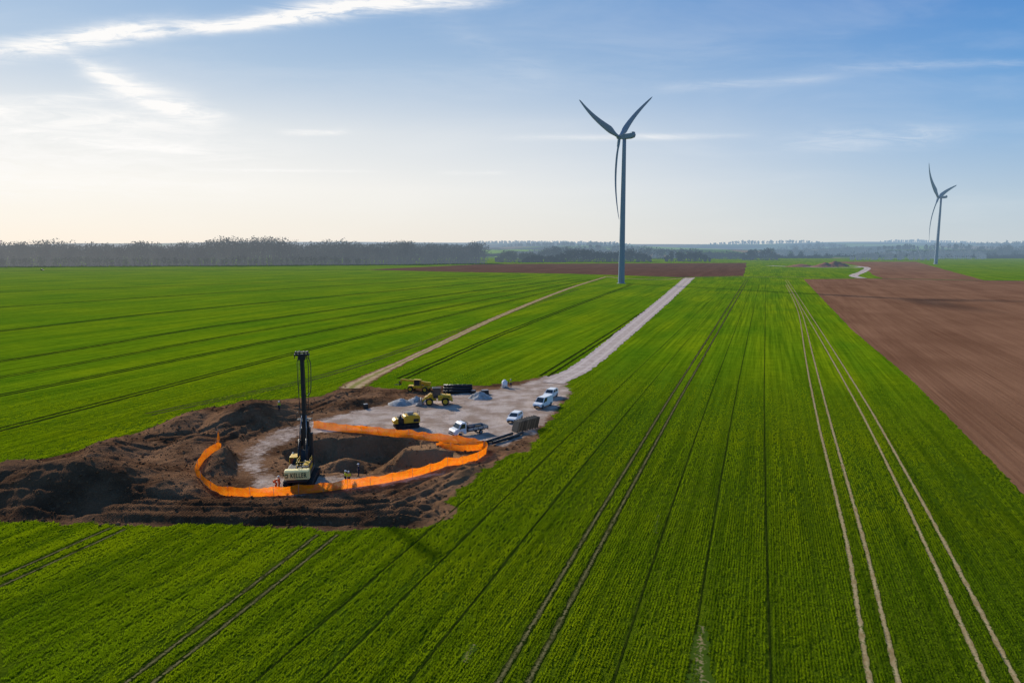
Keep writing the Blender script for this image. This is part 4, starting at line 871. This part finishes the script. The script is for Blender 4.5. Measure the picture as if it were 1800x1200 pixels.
mk("valve",lambda bm:cy(bm,(0,-.6,.25),(0,-.8,.25),.06),[BLK],root)
def crate(x,y,rz,s,lab,mat=BLK):
    root=thing("storage_box",on(x,y),rz,lab,"box")
    mk("box_body",lambda bm:(bx(bm,(0,0,s[2]/2),s,0,None,.04),[bx(bm,(sx*s[0]*.5,sy*s[1]*.5,s[2]/2),(.08,.08,s[2]*1.02)) for sx in (-1,1) for sy in (-1,1)]),[mat],root)
    mk("lid",lambda bm:bx(bm,(0,0,s[2]+.04),(s[0]*1.06,s[1]*1.06,.08),0,None,.02),[GRY],root)
crate(-5.6,138.6,.3,(1.3,.9,.8),"dark steel tool box standing on gravel"); crate(-8.0,138.9,-.2,(.8,.7,.7),"small dark box standing near the pipes")
crate(-27.6,125.8,.5,(.7,.6,.8),"small dark box beside the earth bank"); crate(-25.0,111.6,.5,(1.2,.5,.35),"low dark box lying near the pump unit")
crate(-26.0,112.6,-.4,(1.6,.4,.2),"flat timber coloured box lying on the gravel",eh)
# ------------------------------------------------------------------ people
def person(loc,rz,label,top=HIV,pose='stand'):
    root=thing("person",loc,rz,label,"person")
    J={'pel':(0,0,.95),'spi':(0,.01,1.14),'che':(0,0,1.36),'nec':(0,0,1.50),'hed':(0,.015,1.61),'top':(0,.01,1.70),'nose':(0,.115,1.60),
       'kL':(-.11,.03,.50),'aL':(-.12,-.01,.09),'tL':(-.14,.17,.04),'kR':(.11,.05,.50),'aR':(.13,.03,.09),'tR':(.15,.21,.04),'hL':(-.10,0,.90),'hR':(.10,0,.90),
       'sL':(-.19,0,1.42),'eL':(-.27,-.02,1.14),'wL':(-.27,.10,.92),'sR':(.19,0,1.42),'eR':(.27,-.02,1.14),'wR':(.25,.14,.95)}
    if pose=='bend':
        def rot(n,c,a):
            v=Vector(J[n])-Vector(c); v.rotate(Euler((a,0,0))); J[n]=tuple(v+Vector(c))
        for n in ('spi','che','nec','hed','top','nose','sL','sR','eL','eR','wL','wR'): rot(n,(0,0,.95),-R(62))
        for n in ('pel','spi','che','nec','hed','top','nose','sL','sR','eL','eR','wL','wR','hL','hR'): J[n]=(J[n][0],J[n][1]-.12,J[n][2]-.12)
        J['eL']=(-.25,.42,.85);J['wL']=(-.2,.50,.60);J['eR']=(.25,.42,.85);J['wR']=(.18,.52,.62); J['kL']=(-.13,.14,.48);J['kR']=(.13,.16,.48)
    Rr={'pel':.13,'spi':.115,'che':.135,'nec':.055,'hed':.095,'top':.07,'nose':.018,'kL':.062,'aL':.045,'tL':.038,'kR':.062,'aR':.045,'tR':.038,'hL':.095,'hR':.095,'sL':.062,'eL':.045,'wL':.030,'sR':.062,'eR':.045,'wR':.030}
    E=[('pel','spi'),('spi','che'),('che','nec'),('nec','hed'),('hed','top'),('hed','nose'),('pel','hL'),('hL','kL'),('kL','aL'),('aL','tL'),('pel','hR'),('hR','kR'),('kR','aR'),('aR','tR'),('che','sL'),('sL','eL'),('eL','wL'),('che','sR'),('sR','eR'),('eR','wR')]
    for s in 'LR':
        wv=Vector(J['w'+s]); ev=Vector(J['e'+s]); d_=(wv-ev).normalized(); side=d_.cross(Vector((0,0,1))); side=side.normalized() if side.length>.1 else Vector((0,1,0))
        J['p'+s]=tuple(wv+d_*.08); Rr['p'+s]=.030; E.append(('w'+s,'p'+s))
        for k in range(5):
            th=k==4; o_=side*((k-1.5)*.021 if not th else -.05); b=wv+d_*(.095 if not th else .05)+o_; L_=(.07,.08,.075,.06,.05)[k]
            J[f'f{s}{k}']=tuple(b+d_*L_*.5); J[f'g{s}{k}']=tuple(b+d_*L_*.8+Vector((0,.02,-.02))); Rr[f'f{s}{k}']=.010; Rr[f'g{s}{k}']=.008
            E+= [(('p' if not th else 'w')+s,f'f{s}{k}'),(f'f{s}{k}',f'g{s}{k}')]
    def skin(name,names,edges,mat,grow,parent,root_n):
        ns=[n for n in J if n in names]; me=bpy.data.meshes.new(name); me.from_pydata([J[n] for n in ns],[(ns.index(a),ns.index(b)) for a,b in edges if a in names and b in names],[]); me.materials.append(mat)
        o=bpy.data.objects.new(name,me); link(o,parent); o.modifiers.new("skin",'SKIN'); ms_=o.modifiers.new("sub",'SUBSURF'); ms_.levels=1; ms_.render_levels=1
        for i,n in enumerate(ns): sv=me.skin_vertices[0].data[i]; r_=Rr[n]+grow; sv.radius=(r_,r_); sv.use_root=(n==root_n)
        return o
    skin("body",set(J),E,SKN,0,root,'pel')
    skin("jacket",{'pel','spi','che','sL','eL','wL','sR','eR','wR'},E,top,.022,root,'che')
    skin("trousers",{'pel','hL','kL','aL','hR','kR','aR'},E,NVY if top is HIV else top,.02,root,'pel')
    skin("boot",{'aL','tL'},E,BOOT,.02,root,'aL'); skin("boot",{'aR','tR'},E,BOOT,.02,root,'aR')
    hv=Vector(J['hed']); up=(Vector(J['top'])-Vector(J['nec'])).normalized()
    def hel(bm):
        bmesh.ops.create_uvsphere(bm,u_segments=14,v_segments=8,radius=.135); bmesh.ops.delete(bm,geom=[v for v in bm.verts if v.co.z<-.01],context='VERTS'); bx(bm,(0,.13,0),(.2,.1,.015))
    mk("helmet",hel,[HLM],root,tuple(hv+up*.05),up.to_track_quat('Z','X').to_euler() if pose=='bend' else (0,0,0))
    fw=(Vector(J['nose'])-hv).normalized()
    for s in (-1,1): mk("eye",lambda bm:bmesh.ops.create_icosphere(bm,subdivisions=1,radius=.012),[BLK],root,tuple(hv+fw*.088+Vector((s*.033,0,0))+up*.015))
person(on(-41.0,117.6),R(150),"worker in yellow hi-vis jacket standing on an earth bank",HIV)
person(on(-29.9,83.0),R(-50),"worker in orange-red overalls bending beside the drilling rig",ORC,'bend')
person(on(-20.3,87.2),R(100),"worker in dark clothes and helmet standing at the pit edge",NVY)
person(on(-20.9,84.2),R(20),"worker in yellow hi-vis jacket standing by the orange fence",HIV)
person(on(-21.4,84.5),R(-60),"worker in yellow hi-vis jacket facing a colleague by the fence",HIV)
person(on(-0.3,145.6),R(200),"worker in yellow hi-vis jacket standing by the white tank",HIV)
person(on(-29.2,82.4),R(120),"worker in orange-red overalls standing near the drilling rig",ORC)
print("wheat instances",ncrop)
